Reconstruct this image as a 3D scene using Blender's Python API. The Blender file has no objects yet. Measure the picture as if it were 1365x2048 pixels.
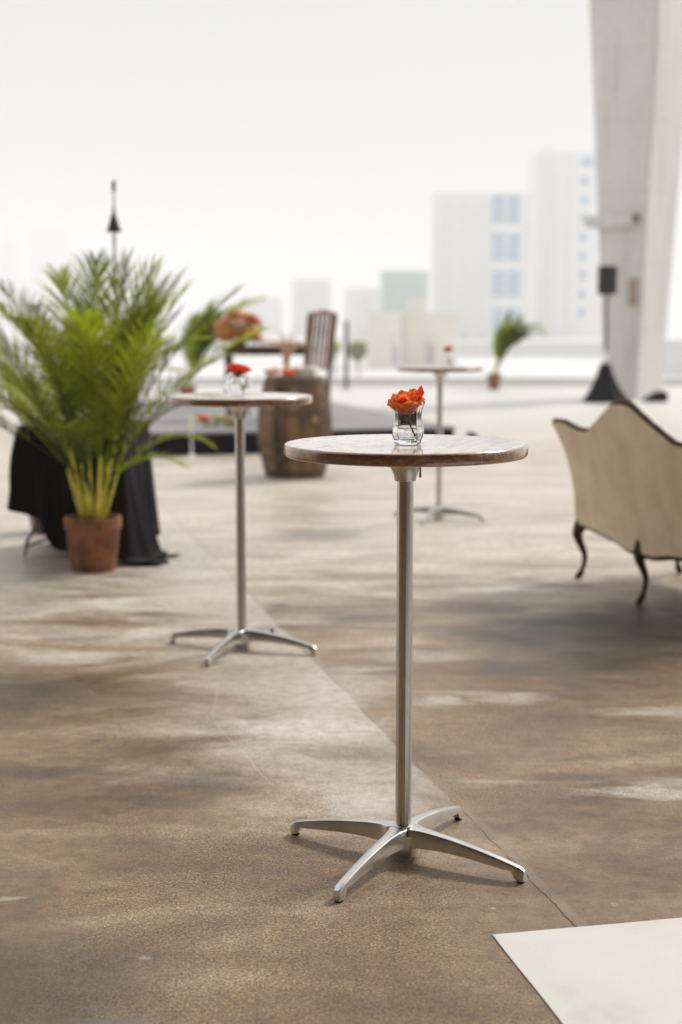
import bpy, bmesh, math, random
from mathutils import Vector, Matrix, noise as mnoise
R = math.radians
sc = bpy.context.scene
C = sc.collection
random.seed(7)

# ------------------------------------------------------------------ camera
CAM_H, PITCH, FPX = 1.361, 0.131, 2844.0
cam_d = bpy.data.cameras.new('camera'); cam = bpy.data.objects.new('camera', cam_d); C.objects.link(cam)
cam.location = (0, 0, CAM_H); cam.rotation_euler = (math.pi/2 - PITCH, 0, 0)
cam_d.sensor_fit = 'VERTICAL'; cam_d.sensor_height = 36; cam_d.lens = 50
cam_d.clip_start = 0.05; cam_d.clip_end = 8000
cam_d.dof.use_dof = True; cam_d.dof.focus_distance = 3.5; cam_d.dof.aperture_fstop = 2.0
sc.camera = cam

# ------------------------------------------------------------------ sky
SUN_AZ, SUN_EL = R(48), R(43)           # azimuth to the right of straight ahead
w = bpy.data.worlds.new('World'); sc.world = w; w.use_nodes = True
nt = w.node_tree; nt.nodes.clear()
def wn(t, **k):
    n = nt.nodes.new(t)
    for a, b in k.items(): setattr(n, a, b)
    return n
out = wn('ShaderNodeOutputWorld'); bg = wn('ShaderNodeBackground')
sky = wn('ShaderNodeTexSky', sky_type='NISHITA', sun_disc=False, sun_elevation=SUN_EL, sun_rotation=SUN_AZ)
hs = wn('ShaderNodeHueSaturation'); hs.inputs['Saturation'].default_value = 0.12; hs.inputs['Value'].default_value = 0.18
nt.links.new(sky.outputs[0], hs.inputs['Color'])
tc = wn('ShaderNodeTexCoord'); sep = wn('ShaderNodeSeparateXYZ'); nt.links.new(tc.outputs['Generated'], sep.inputs[0])
# overcast: even near the horizon, thinner and brighter cloud overhead
mr = wn('ShaderNodeMapRange', interpolation_type='SMOOTHSTEP')
for i, v in ((1, 0.24), (2, 0.75), (3, 6.0), (4, 9.3)): mr.inputs[i].default_value = v
nt.links.new(sep.outputs['Z'], mr.inputs[0])
add = wn('ShaderNodeMix', data_type='RGBA', blend_type='ADD'); add.inputs[0].default_value = 1.0
cr = wn('ShaderNodeCombineColor')
for i in range(3): nt.links.new(mr.outputs[0], cr.inputs[i])
nt.links.new(hs.outputs[0], add.inputs[6]); nt.links.new(cr.outputs[0], add.inputs[7])
nt.links.new(add.outputs[2], bg.inputs[0]); bg.inputs[1].default_value = 0.1
nt.links.new(bg.outputs[0], out.inputs[0])
# ------------------------------------------------------------------ sun
sd = bpy.data.lights.new('sun', 'SUN'); sun = bpy.data.objects.new('sun', sd); C.objects.link(sun)
sd.energy = 3.0; sd.angle = R(10); sd.color = (1.0, 0.955, 0.89)
sdir = Vector((math.sin(SUN_AZ)*math.cos(SUN_EL), math.cos(SUN_AZ)*math.cos(SUN_EL), math.sin(SUN_EL)))
sun.rotation_euler = sdir.to_track_quat('Z', 'Y').to_euler()
# ------------------------------------------------------------------ exposure
sc.view_settings.view_transform = 'Standard'; sc.view_settings.look = 'None'
sc.view_settings.exposure = 0.07; sc.view_settings.gamma = 1.0
sc.render.engine = 'CYCLES'
try:
    sc.cycles.transmission_bounces = 12; sc.cycles.max_bounces = 14; sc.cycles.transparent_max_bounces = 12
    sc.cycles.volume_bounces = 2
except Exception: pass

# ------------------------------------------------------------------ helpers
cp_, sp_ = math.cos(PITCH), math.sin(PITCH)
def world_at(x, y, Y):                    # a point of the photograph at distance Y -> metres
    X = (x-682.5)/FPX; U = (1024-y)/FPX
    r = Vector((X, cp_+U*sp_, U*cp_-sp_)); r *= Y/r.y
    return Vector((r.x, Y, r.z+CAM_H))
def tag(o, label=None, cat=None, group=None, kind=None):
    if label: o['label'] = label
    if cat: o['category'] = cat
    if group: o['group'] = group
    if kind: o['kind'] = kind
    return o
def thing(name, label, cat, loc=(0, 0, 0), rz=0, group=None):
    o = bpy.data.objects.new(name, None); C.objects.link(o); o.empty_display_size = .1
    o.location = loc; o.rotation_euler = (0, 0, rz)
    return tag(o, label, cat, group)
def obj(name, bm, mat, parent=None, smooth=False, sharp=35):
    me = bpy.data.meshes.new(name)
    bmesh.ops.recalc_face_normals(bm, faces=bm.faces)
    bm.to_mesh(me); bm.free()
    if smooth:
        for p in me.polygons: p.use_smooth = True
        if sharp: me.set_sharp_from_angle(angle=R(sharp))
    me.materials.append(mat)
    o = bpy.data.objects.new(name, me); C.objects.link(o)
    if parent: o.parent = parent
    return o
def copy_tree(o, parent=None):
    c = o.copy(); C.objects.link(c); c.parent = parent
    for ch in [x for x in bpy.data.objects if x.parent == o]: copy_tree(ch, c)
    return c
def bx(bm, c, s, rz=0, bev=0, M=None):
    r = bmesh.ops.create_cube(bm, size=1)
    vs = r['verts']
    bmesh.ops.scale(bm, vec=s, verts=vs)
    if bev:
        es = list({e for v in vs for e in v.link_edges})
        rr = bmesh.ops.bevel(bm, geom=es, offset=bev, segments=2, affect='EDGES', profile=.6)
        vs = list({v for v in vs if v.is_valid} | set(rr['verts']))
    if rz: bmesh.ops.rotate(bm, cent=(0, 0, 0), matrix=Matrix.Rotation(rz, 3, 'Z'), verts=vs)
    bmesh.ops.translate(bm, vec=c, verts=vs)
    if M: bmesh.ops.transform(bm, matrix=M, verts=vs)
    return vs
def lathe(bm, prof, n=48, cx=0, cy=0, f=None, cap0=False, cap1=False):
    rings = []
    for r, z in prof:
        ring = []
        for k in range(n):
            a = 2*math.pi*k/n
            rr = r*(f(a, z) if f else 1)
            ring.append(bm.verts.new((cx+rr*math.cos(a), cy+rr*math.sin(a), z)))
        rings.append(ring)
    for i in range(len(rings)-1):
        for k in range(n):
            bm.faces.new((rings[i][k], rings[i][(k+1) % n], rings[i+1][(k+1) % n], rings[i+1][k]))
    if cap0: bm.faces.new(rings[0][::-1])
    if cap1: bm.faces.new(rings[-1])
    return rings
def tube(bm, pts, rad, n=8, caps=True):
    pts = [Vector(p) for p in pts]
    if not isinstance(rad, (list, tuple)): rad = [rad]*len(pts)
    rings = []; up = Vector((0, 0, 1))
    d0 = (pts[1]-pts[0]).normalized()
    if abs(d0.dot(up)) > .9: up = Vector((1, 0, 0))
    for i, p in enumerate(pts):
        d = (pts[min(i+1, len(pts)-1)]-pts[max(i-1, 0)]).normalized()
        s = d.cross(up).normalized(); t = s.cross(d)
        rings.append([bm.verts.new(p+rad[i]*(s*math.cos(2*math.pi*k/n)+t*math.sin(2*math.pi*k/n))) for k in range(n)])
    for i in range(len(rings)-1):
        for k in range(n):
            bm.faces.new((rings[i][k], rings[i][(k+1) % n], rings[i+1][(k+1) % n], rings[i+1][k]))
    if caps:
        bm.faces.new(rings[0][::-1]); bm.faces.new(rings[-1])
def grid(bm, P):                          # P[i][j] -> points
    V = [[bm.verts.new(p) for p in row] for row in P]
    for i in range(len(V)-1):
        for j in range(len(V[0])-1):
            bm.faces.new((V[i][j], V[i+1][j], V[i+1][j+1], V[i][j+1]))
    return V
def lerp(a, b, t): return a+(b-a)*t
def curve(tab, x):                        # monotone cubic through a small table
    if x <= tab[0][0]: return tab[0][1]
    if x >= tab[-1][0]: return tab[-1][1]
    n = len(tab); sl = [(tab[i+1][1]-tab[i][1])/(tab[i+1][0]-tab[i][0]) for i in range(n-1)]
    m = [sl[0]]+[0 if sl[i-1]*sl[i] <= 0 else 2*sl[i-1]*sl[i]/(sl[i-1]+sl[i]) for i in range(1, n-1)]+[sl[-1]]
    for i in range(n-1):
        if x <= tab[i+1][0]:
            h = tab[i+1][0]-tab[i][0]; t = (x-tab[i][0])/h
            return ((1+2*t)*(1-t)**2*tab[i][1]+t*(1-t)**2*h*m[i]+t*t*(3-2*t)*tab[i+1][1]+t*t*(t-1)*h*m[i+1])

class NT:                                 # small node builder
    def __init__(s, name):
        s.mat = bpy.data.materials.new(name); s.mat.use_nodes = True; s.t = s.mat.node_tree
        s.b = s.t.nodes['Principled BSDF']; s.out = s.t.nodes['Material Output']
        s.tc = s.n('ShaderNodeTexCoord')
    def n(s, typ, **k):
        x = s.t.nodes.new(typ)
        for a, b in k.items(): setattr(x, a, b)
        return x
    def l(s, a, b): s.t.links.new(a, b)
    def put(s, inp, v):
        if isinstance(v, bpy.types.NodeSocket): s.l(v, inp)
        else: inp.default_value = v
    def P(s, **k):
        for a, v in k.items(): s.put(s.b.inputs[a.replace('_', ' ')], v)
    def obj(s): return s.tc.outputs['Object']
    def mp(s, vec, scale=(1, 1, 1), rot=(0, 0, 0), loc=(0, 0, 0)):
        x = s.n('ShaderNodeMapping'); s.l(vec, x.inputs[0])
        x.inputs['Scale'].default_value = scale; x.inputs['Rotation'].default_value = rot; x.inputs['Location'].default_value = loc
        return x.outputs[0]
    def noise(s, vec, scale, detail=4, rough=.55, dist=0):
        x = s.n('ShaderNodeTexNoise'); s.l(vec, x.inputs['Vector'])
        x.inputs['Scale'].default_value = scale; x.inputs['Detail'].default_value = detail
        x.inputs['Roughness'].default_value = rough; x.inputs['Distortion'].default_value = dist
        return x.outputs['Fac']
    def vor(s, vec, scale, feat='F1', out='Distance'):
        x = s.n('ShaderNodeTexVoronoi', feature=feat); s.l(vec, x.inputs['Vector']); x.inputs['Scale'].default_value = scale
        return x.outputs[out]
    def wave(s, vec, scale, dist=4, detail=3, bd='X', ds=1.):
        x = s.n('ShaderNodeTexWave', bands_direction=bd); s.l(vec, x.inputs['Vector'])
        x.inputs['Scale'].default_value = scale; x.inputs['Distortion'].default_value = dist; x.inputs['Detail'].default_value = detail
        x.inputs['Detail Scale'].default_value = ds
        return x.outputs['Fac']
    def m(s, op, a, b=0, c=None):
        x = s.n('ShaderNodeMath', operation=op); s.put(x.inputs[0], a); s.put(x.inputs[1], b)
        if c is not None: s.put(x.inputs[2], c)
        return x.outputs[0]
    def mr(s, v, a, b, c=0., d=1., smooth=True):
        x = s.n('ShaderNodeMapRange', interpolation_type='SMOOTHSTEP' if smooth else 'LINEAR')
        s.put(x.inputs[0], v)
        for i, q in zip((1, 2, 3, 4), (a, b, c, d)): x.inputs[i].default_value = q
        return x.outputs[0]
    def ramp(s, fac, stops):
        x = s.n('ShaderNodeValToRGB'); s.l(fac, x.inputs[0]); e = x.color_ramp.elements
        while len(e) < len(stops): e.new(.5)
        for q, (p, c) in zip(e, stops): q.position = p; q.color = (*c, 1)
        return x.outputs[0]
    def mix(s, fac, a, b, mode='MIX'):
        x = s.n('ShaderNodeMix', data_type='RGBA', blend_type=mode); s.put(x.inputs[0], fac)
        s.put(x.inputs[6], (*a, 1) if isinstance(a, tuple) else a); s.put(x.inputs[7], (*b, 1) if isinstance(b, tuple) else b)
        return x.outputs[2]
    def bump(s, h, strength=.3, dist=.01):
        x = s.n('ShaderNodeBump'); s.l(h, x.inputs['Height']); x.inputs['Strength'].default_value = strength; x.inputs['Distance'].default_value = dist
        s.l(x.outputs[0], s.b.inputs['Normal'])
    def xyz(s, vec):
        x = s.n('ShaderNodeSeparateXYZ'); s.l(vec, x.inputs[0]); return x.outputs
def simple(name, col, rough=.6, metal=0., var=.15, scale=8, bump=0., detail=4, coat=0., spec=.5):
    k = NT(name); f = k.noise(k.obj(), scale, detail)
    a = tuple(max(0, c*(1-var)) for c in col); b = tuple(min(1, c*(1+var)) for c in col)
    k.P(Base_Color=k.ramp(f, [(.3, a), (.7, b)]), Roughness=rough, Metallic=metal)
    k.b.inputs['Coat Weight'].default_value = coat; k.b.inputs['Specular IOR Level'].default_value = spec
    if bump: k.bump(f, bump, .01)
    return k.mat

# ------------------------------------------------------------------ materials
def floor_material():
    k = NT('worn_concrete'); P = k.obj(); x, y, z = k.xyz(P)
    st = k.mp(P, (.75, 1.0, 1), (0, 0, R(8)))
    big = k.noise(st, 1.05, 5, .58, .5)
    mid = k.noise(k.mp(P, (.6, 1.35, 1), (0, 0, R(9)), (3, 7, 0)), 2.1, 7, .66, .7)
    fine = k.noise(P, 22, 6, .65)
    grain = k.noise(P, 170, 3, .7)
    blot = k.noise(k.mp(P, (.6, 1, 1), (0, 0, 0), (11, 4, 0)), 1.5, 3, .5, .8)
    t = k.m('ADD', k.m('MULTIPLY', big, .55), k.m('MULTIPLY', mid, .45))
    base = k.ramp(t, [(.37, (.095, .052, .024)), (.45, (.165, .102, .052)), (.53, (.235, .160, .090)), (.63, (.35, .265, .175))])
    d = k.m('MULTIPLY', k.m('SUBTRACT', k.m('ADD', x, k.m('MULTIPLY', y, .2506)), 1.311), .97)   # metres right of the joint
    wob = k.m('SUBTRACT', k.noise(P, 3.2, 4, .6), .5)
    pale = (.47, .415, .35)
    # paler, dustier slab along the left of the joint
    ed = k.mr(k.m('ADD', d, k.m('MULTIPLY', wob, .05)), -.012, .012, 1, 0)
    nb = k.m('SUBTRACT', mid, .5)
    span = k.mr(k.m('ADD', d, k.m('MULTIPLY', nb, 2.0)), -.95, -.12)
    yy = k.m('ADD', y, k.m('MULTIPLY', nb, 2.5))
    ya = k.mr(yy, 3.2, 4.8); 
    mA = k.m('MULTIPLY', k.m('MULTIPLY', ed, span), ya)
    col = k.mix(k.m('MULTIPLY', mA, .8), base, pale)
    # scuffed pale streaks to the right
    sk = k.noise(k.mp(P, (.35, 1.9, 1), (0, 0, R(-8)), (5, 1, 0)), 1.9, 6, .6, .3)
    stm = k.m('MULTIPLY', k.mr(sk, .56, .68), k.mr(d, 0, .15))
    stm = k.m('MULTIPLY', stm, k.mr(y, 3.6, 4.2))
    col = k.mix(k.m('MULTIPLY', stm, .6), col, pale)
    # wet stain, with the settee's cast shadow put into the colour
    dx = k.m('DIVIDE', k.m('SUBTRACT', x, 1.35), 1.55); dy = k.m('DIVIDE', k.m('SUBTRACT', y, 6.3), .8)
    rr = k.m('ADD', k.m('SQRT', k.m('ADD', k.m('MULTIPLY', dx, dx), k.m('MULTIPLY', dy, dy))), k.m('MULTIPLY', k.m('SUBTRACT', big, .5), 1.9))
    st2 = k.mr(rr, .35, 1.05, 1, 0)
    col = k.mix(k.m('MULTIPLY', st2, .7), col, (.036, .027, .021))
    # far half of the deck: wear, with its glare and stronger light painted in
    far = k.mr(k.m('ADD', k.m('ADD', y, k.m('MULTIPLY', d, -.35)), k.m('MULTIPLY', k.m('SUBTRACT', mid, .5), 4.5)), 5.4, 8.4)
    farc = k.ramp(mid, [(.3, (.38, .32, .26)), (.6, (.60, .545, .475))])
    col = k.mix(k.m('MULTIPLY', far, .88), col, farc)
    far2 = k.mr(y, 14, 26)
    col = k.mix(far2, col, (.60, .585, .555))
    # stains left of the table
    bl = k.m('MULTIPLY', k.mr(blot, .56, .66), k.mr(y, 7.5, 5.0, 0, 1))
    col = k.mix(k.m('MULTIPLY', bl, .38), col, (.055, .036, .024))
    # stains, the settee's painted shadow and painted pale sheen on this slab
    nz1 = k.m('SUBTRACT', k.noise(k.mp(P, (.8, 1.3, 1), (0, 0, 0), (4, 4, 0)), 4.5, 6, .62, .4), .5)
    def blob(cx, cy, rx, ry, a, colr, nzk=1.7, soft=.75):
        nonlocal col
        bx_ = k.m('DIVIDE', k.m('SUBTRACT', x, cx), rx); by_ = k.m('DIVIDE', k.m('SUBTRACT', y, cy), ry)
        q_ = k.m('ADD', k.m('SQRT', k.m('ADD', k.m('MULTIPLY', bx_, bx_), k.m('MULTIPLY', by_, by_))), k.m('MULTIPLY', nz1, nzk))
        f_ = k.mr(q_, 1-soft, 1.05, 1, 0); col = k.mix(k.m('MULTIPLY', f_, a), col, colr); return f_
    DK = (.060, .040, .030); LT = (.56, .515, .46)
    blob(-.95, 4.22, .34, .13, .65, DK); blob(-.42, 4.12, .24, .15, .60, DK); blob(-.52, 3.95, .20, .09, .5, DK)
    blob(-.95, 5.15, .42, .33, .60, (.125, .082, .048)); blob(-.55, 3.62, .16, .10, .4, (.09, .062, .042))
    blob(1.45, 6.45, .75, .55, .80, (.030, .023, .018)); blob(.60, 6.75, .45, .22, .55, DK); blob(.45, 7.6, .8, .22, .4, (.16, .115, .08))  # first patch: shadow under and before the settee, painted
    blob(.68, 4.18, .22, .06, .45, DK)
    w1 = blob(-.12, 4.72, .34, .26, .80, LT); blob(.02, 5.25, .25, .45, .5, LT); w2 = blob(.08, 3.97, .17, .22, .7, LT)  # pale sheen on the concrete put into the colour
    blob(.95, 4.02, .26, .09, .6, LT, 3.4, .95); blob(.37, 5.06, .17, .08, .55, LT, 3.6, .95); blob(.62, 5.08, .19, .08, .4, LT, 3.8, .95)
    blob(.85, 7.25, .42, .14, .75, LT); blob(.35, 5.75, .35, .14, .4, LT); blob(-1.15, 5.72, .25, .14, .5, LT, 1.2)
    blob(-.79, 3.25, .055, .022, .6, (.50, .42, .33), 5., .9); blob(-.425, 2.93, .02, .012, .8, (.5, .42, .34), 1.); blob(.361, 2.907, .006, .006, .9, (.03, .02, .015), .5); blob(-.30, 6.84, .07, .04, .8, DK, 1.); blob(-.81, 4.55, .03, .015, .6, DK, 1.)
    # grain, pits, chips
    rough_patch = k.mr(k.noise(k.mp(P, (1, 1, 1), (0, 0, 0), (2, 8, 0)), 1.3, 3), .38, .6, .25, 1)
    col = k.mix(1., col, k.ramp(fine, [(.30, (.72, .71, .70)), (.5, (1, 1, 1)), (.70, (1.22, 1.22, 1.22))]), 'MULTIPLY')
    rough_patch = k.m('MULTIPLY', rough_patch, k.m('SUBTRACT', 1, k.m('MULTIPLY', k.m('MAXIMUM', mA, k.m('MAXIMUM', k.m('MAXIMUM', w1, w2), k.m('MAXIMUM', stm, far))), .85)))
    col = k.mix(rough_patch, col, k.mix(1., col, k.ramp(grain, [(.35, (.12, .11, .10)), (.45, (.84, .83, .82)), (.52, (1, 1, 1)), (.64, (1.9, 1.87, 1.82))]), 'MULTIPLY'))
    mott = k.noise(P, 75, 4, .7)
    col = k.mix(1., col, k.ramp(mott, [(.34, (.60, .58, .56)), (.47, (.97, .97, .97)), (.66, (1.35, 1.34, 1.32))]), 'MULTIPLY') if False else k.mix(k.m('ADD', k.m('MULTIPLY', rough_patch, .7), .15), col, k.mix(1., col, k.ramp(mott, [(.34, (.60, .58, .56)), (.47, (.97, .97, .97)), (.66, (1.35, 1.34, 1.32))]), 'MULTIPLY'))
    pits = k.mr(k.vor(P, 34), .02, .055, 1, 0)
    pm = k.m('MULTIPLY', pits, k.mr(k.noise(P, 4, 2), .5, .6))
    col = k.mix(k.m('MULTIPLY', pm, .75), col, (.05, .037, .028))
    chips = k.m('MULTIPLY', k.mr(k.vor(k.mp(P, (1, 1, 1), (0, 0, 1), (9, 9, 0)), 3.2), .025, .045, 1, 0), k.mr(k.noise(P, 40, 2), .42, .5))
    col = k.mix(k.m('MULTIPLY', chips, .8), col, (.55, .46, .36))
    # joint: a pale sealed edge and a broken dark crack
    jw = k.m('ABSOLUTE', k.m('ADD', d, k.m('MULTIPLY', k.m('SUBTRACT', k.noise(P, 9, 4, .7), .5), .028)))
    line = k.m('MULTIPLY', k.mr(jw, .0012, .004, 1, 0), k.mr(k.noise(P, 5, 2), .40, .52))
    jp = k.m('MULTIPLY', k.mr(k.m('ABSOLUTE', k.m('SUBTRACT', d, .016)), .004, .020, 1, 0), k.mr(k.noise(P, 7, 4), .4, .6, .05, .35))
    col = k.mix(jp, col, (.34, .29, .235))
    col = k.mix(k.m('MULTIPLY', line, k.mr(y, 3.9, 3.3, .25, .9)), col, (.035, .028, .022))
    # hairline, pale, wandering left of the joint
    yk = k.m('SUBTRACT', y, 4.8); kk = k.mr(yk, -.03, .03, .352, .0486)
    hx = k.m('ADD', k.m('ADD', k.m('ADD', x, .447), k.m('MULTIPLY', yk, kk)), k.m('MULTIPLY', wob, .05))
    hl = k.mr(k.m('ABSOLUTE', hx), .0008, .004, 1, 0)
    hl = k.m('MULTIPLY', hl, k.m('MULTIPLY', k.mr(y, 4.1, 4.2), k.mr(y, 5.6, 5.2, 0, 1)))
    col = k.mix(k.m('MULTIPLY', hl, .28), col, (.62, .56, .48))
    px_ = k.m('DIVIDE', k.m('ADD', x, .47), .13); py_ = k.m('DIVIDE', k.m('SUBTRACT', y, 2.60), .09)
    pr2 = k.m('ADD', k.m('SQRT', k.m('ADD', k.m('MULTIPLY', px_, px_), k.m('MULTIPLY', py_, py_))), k.m('MULTIPLY', k.m('SUBTRACT', k.noise(P, 14, 4), .5), 1.6))
    col = k.mix(k.m('MULTIPLY', k.mr(pr2, .5, 1.0, 1, 0), .7), col, (.24, .21, .22))
    rg = k.m('ADD', k.mr(mid, .3, .7, .36, .6), k.m('MULTIPLY', k.m('SUBTRACT', fine, .5), .3))
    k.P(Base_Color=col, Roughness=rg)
    h = k.m('ADD', k.m('ADD', k.m('MULTIPLY', grain, .5), k.m('MULTIPLY', fine, .6)), k.m('MULTIPLY', k.m('ADD', pm, line), -1.2))
    k.bump(h, .45, .004)
    return k.mat
def concrete(name, a, b, sc_=1.2, joints=0.):
    k = NT(name); P = k.obj(); x, y, z = k.xyz(P)
    n1 = k.noise(k.mp(P, (1, 1, .35)), sc_, 6, .6, .3); n2 = k.noise(P, 14, 5, .6); n3 = k.noise(k.mp(P, (4, 4, .25)), 1.6, 5, .65)
    c = k.mix(.6, k.ramp(n1, [(.3, a), (.7, b)]), k.ramp(n2, [(.3, (.40, .40, .40)), (.7, (.60, .60, .60))]), 'OVERLAY')
    c = k.mix(k.m('MULTIPLY', k.mr(n3, .52, .68), .35), c, tuple(v*.55 for v in a))
    if joints:
        fz = k.m('ABSOLUTE', k.m('SUBTRACT', k.m('FRACT', k.m('DIVIDE', z, joints)), .5)); jl = k.mr(fz, .488, .497)
        c = k.mix(k.m('MULTIPLY', jl, .25), c, tuple(v*.4 for v in a))
    k.P(Base_Color=c, Roughness=.8); k.bump(n2, .3, .01); return k.mat
def wood(name, dark, mid, light, scale=1., rough=.4, coat=0., axis='X', spots=(), wear=0., top=False):
    k = NT(name); P = k.obj()
    sc3 = (1, 9, 9) if axis == 'X' else ((9, 9, 1) if axis == 'Z' else (9, 1, 9))
    q = k.mp(P, tuple(v*scale for v in sc3))
    g = k.noise(q, 3.2, 7, .62, 1.4); g2 = k.noise(q, 14, 5, .7, .3); big = k.noise(P, 5*scale, 3)
    t = k.m('ADD', k.m('MULTIPLY', g, .6), k.m('ADD', k.m('MULTIPLY', g2, .22), k.m('MULTIPLY', big, .18)))
    c = k.ramp(t, [(.36, dark), (.5, mid), (.64, light)])
    if wear:
        wn_ = k.mr(k.noise(P, 26, 6, .7), .56, .68)
        c = k.mix(k.m('MULTIPLY', wn_, wear), c, (.42, .33, .25))
    if spots:
        x, y, z = k.xyz(P); f = None
        for sx, sy, sr in spots:
            dx = k.m('SUBTRACT', x, sx); dy = k.m('SUBTRACT', y, sy)
            r = k.m('SQRT', k.m('ADD', k.m('MULTIPLY', dx, dx), k.m('MULTIPLY', dy, dy)))
            s_ = k.mr(r, sr*.85, sr, 1, 0); f = s_ if f is None else k.m('MAXIMUM', f, s_)
        f = k.m('MULTIPLY', f, k.mr(z, -.004, -.002))
        c = k.mix(f, c, (.004, .003, .003))
        k.P(Roughness=k.m('ADD', rough, k.m('MULTIPLY', f, .6)))
        k.P(Coat_Weight=k.m('MULTIPLY', k.m('SUBTRACT', 1, f), coat))
    else:
        k.P(Roughness=k.mr(g2, .3, .7, rough*.8, rough*1.25)); k.b.inputs['Coat Weight'].default_value = coat
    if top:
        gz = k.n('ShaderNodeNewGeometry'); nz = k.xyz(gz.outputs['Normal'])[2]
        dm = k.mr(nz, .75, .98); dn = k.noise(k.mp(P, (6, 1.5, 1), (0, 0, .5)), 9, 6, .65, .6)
        sky_sheen = k.ramp(dn, [(.36, (.20, .080, .040)), (.44, (.48, .31, .23)), (.60, (.64, .52, .44))])  # sky reflection on the upward face put into the base colour
        c = k.mix(k.m('MULTIPLY', dm, k.m('SUBTRACT', .92, k.m('MULTIPLY', f, .9))), c, sky_sheen)
    k.P(Base_Color=c)
    k.b.inputs['Coat Roughness'].default_value = .10
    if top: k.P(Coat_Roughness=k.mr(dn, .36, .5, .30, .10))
    k.bump(k.m('ADD', g2, g), .12, .002)
    return k.mat
def metal(name, col, rough, streak=.3, axis='Z', dirt=.25):
    k = NT(name); P = k.obj()
    q = k.mp(P, (22, 22, .4) if axis == 'Z' else (1, 1, 1))
    s_ = k.noise(q, 2 if axis == 'Z' else 12, 5, .65)
    g = k.noise(P, 9, 5, .65)
    c = k.mix(k.m('MULTIPLY', k.mr(g, .45, .7), dirt), col, tuple(v*.45 for v in col))
    k.P(Base_Color=c, Metallic=1., Roughness=k.m('ADD', rough, k.m('MULTIPLY', k.m('SUBTRACT', s_, .45), streak)))
    if axis == 'O': k.bump(k.m('ADD', s_, k.m('MULTIPLY', k.noise(P, 120, 3), .4)), .025, .001)
    return k.mat
def glass_mat(name, ior=1.5, tint=(1, 1, 1)):
    k = NT(name); k.P(Base_Color=(*tint, 1), Roughness=k.mr(k.noise(k.obj(), 60, 2), .6, .8, 0., .02), IOR=ior)
    k.b.inputs['Transmission Weight'].default_value = 1; return k.mat
def leaf_mat(name, a, b, c, tip=None):
    k = NT(name); P = k.obj(); oi = k.n('ShaderNodeObjectInfo')
    f = k.noise(k.mp(P, (1, 1, 1)), 7, 3)
    f = k.m('ADD', k.m('MULTIPLY', f, .45), k.m('MULTIPLY', oi.outputs['Random'], .56))
    col = k.ramp(f, [(.36, a), (.50, b), (.66, c)])
    k.P(Base_Color=col, Roughness=.5)
    tr = k.n('ShaderNodeBsdfTranslucent'); k.l(k.mix(.5, col, (.55, .62, .02)), tr.inputs[0])
    ms = k.n('ShaderNodeMixShader'); ms.inputs[0].default_value = .5
    k.l(k.b.outputs[0], ms.inputs[1]); k.l(tr.outputs[0], ms.inputs[2]); k.l(ms.outputs[0], k.out.inputs[0])
    return k.mat
def petal_mat(name, a, b, c):
    k = NT(name); P = k.obj(); at = k.n('ShaderNodeAttribute', attribute_name='along'); 
    f = k.m('ADD', at.outputs['Fac'], k.m('MULTIPLY', k.m('SUBTRACT', k.noise(P, 60, 3), .5), .5))
    col = k.ramp(f, [(.05, c), (.5, b), (.95, a)])
    k.P(Base_Color=col, Roughness=.55)
    tr = k.n('ShaderNodeBsdfTranslucent'); k.l(col, tr.inputs[0])
    ms = k.n('ShaderNodeMixShader'); ms.inputs[0].default_value = .55
    k.l(k.b.outputs[0], ms.inputs[1]); k.l(tr.outputs[0], ms.inputs[2]); k.l(ms.outputs[0], k.out.inputs[0])
    return k.mat

M = {}
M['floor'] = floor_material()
M['pylon'] = concrete('board_formed_concrete', (.58, .56, .535), (.74, .72, .69), .6, 1.25)
M['roof'] = concrete('roof_concrete', (.16, .15, .14), (.26, .25, .235), .5)
M['white_wall'] = simple('white_render', (.86, .855, .84), .85, var=.03, scale=.6)
M['steel'] = metal('polished_steel', (.60, .585, .56), .22, .06)
_t = M['steel'].node_tree; _b = _t.nodes['Principled BSDF']; _b.inputs['Anisotropic'].default_value = .92; _b.inputs['Anisotropic Rotation'].default_value = .25
_tn = _t.nodes.new('ShaderNodeTangent'); _tn.direction_type = 'RADIAL'; _tn.axis = 'Z'; _t.links.new(_tn.outputs[0], _b.inputs['Tangent'])
M['cast'] = metal('cast_aluminium', (.66, .645, .62), .29, .2, axis='O', dirt=.3)
M['bracket'] = metal('brushed_bracket', (.60, .58, .55), .30, .3, axis='O', dirt=.3)
M['rubber'] = simple('dark_rubber', (.03, .03, .03), .7)
M['palm'] = leaf_mat('palm_leaf', (.008, .026, .003), (.055, .120, .006), (.34, .42, .014))
M['palm_far'] = leaf_mat('palm_leaf_far', (.030, .080, .006), (.11, .21, .010), (.34, .42, .015))
M['cane'] = simple('palm_cane', (.62, .55, .05), .45, var=.35, scale=9)
M['terracotta'] = simple('terracotta', (.25, .10, .048), .78, var=.5, scale=9, bump=.15, detail=6)
M['soil'] = simple('soil', (.04, .03, .02), .95, var=.4, scale=60, bump=.5)
M['black_cloth'] = simple('black_cloth', (.007, .0065, .0085), .7, var=.2, scale=30, spec=.12)
M['black'] = simple('black_plastic', (.008, .008, .009), .6, var=.1, scale=20, spec=.2)
M['dark_metal'] = simple('dark_metal', (.03, .031, .033), .5, metal=.3, spec=.3)
M['grey_metal'] = simple('grey_metal', (.42, .41, .40), .4, metal=.8)
M['stem'] = simple('flower_stem', (.14, .20, .045), .5, var=.2)
M['foliage'] = leaf_mat('bouquet_leaf', (.05, .09, .02), (.10, .16, .03), (.2, .26, .05))
M['rose_orange'] = petal_mat('orange_petal', (.96, .20, .035), (.96, .33, .09), (.92, .58, .20))
M['rose_red'] = petal_mat('red_petal', (.74, .020, .008), (.80, .045, .012), (.78, .20, .03))
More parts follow.
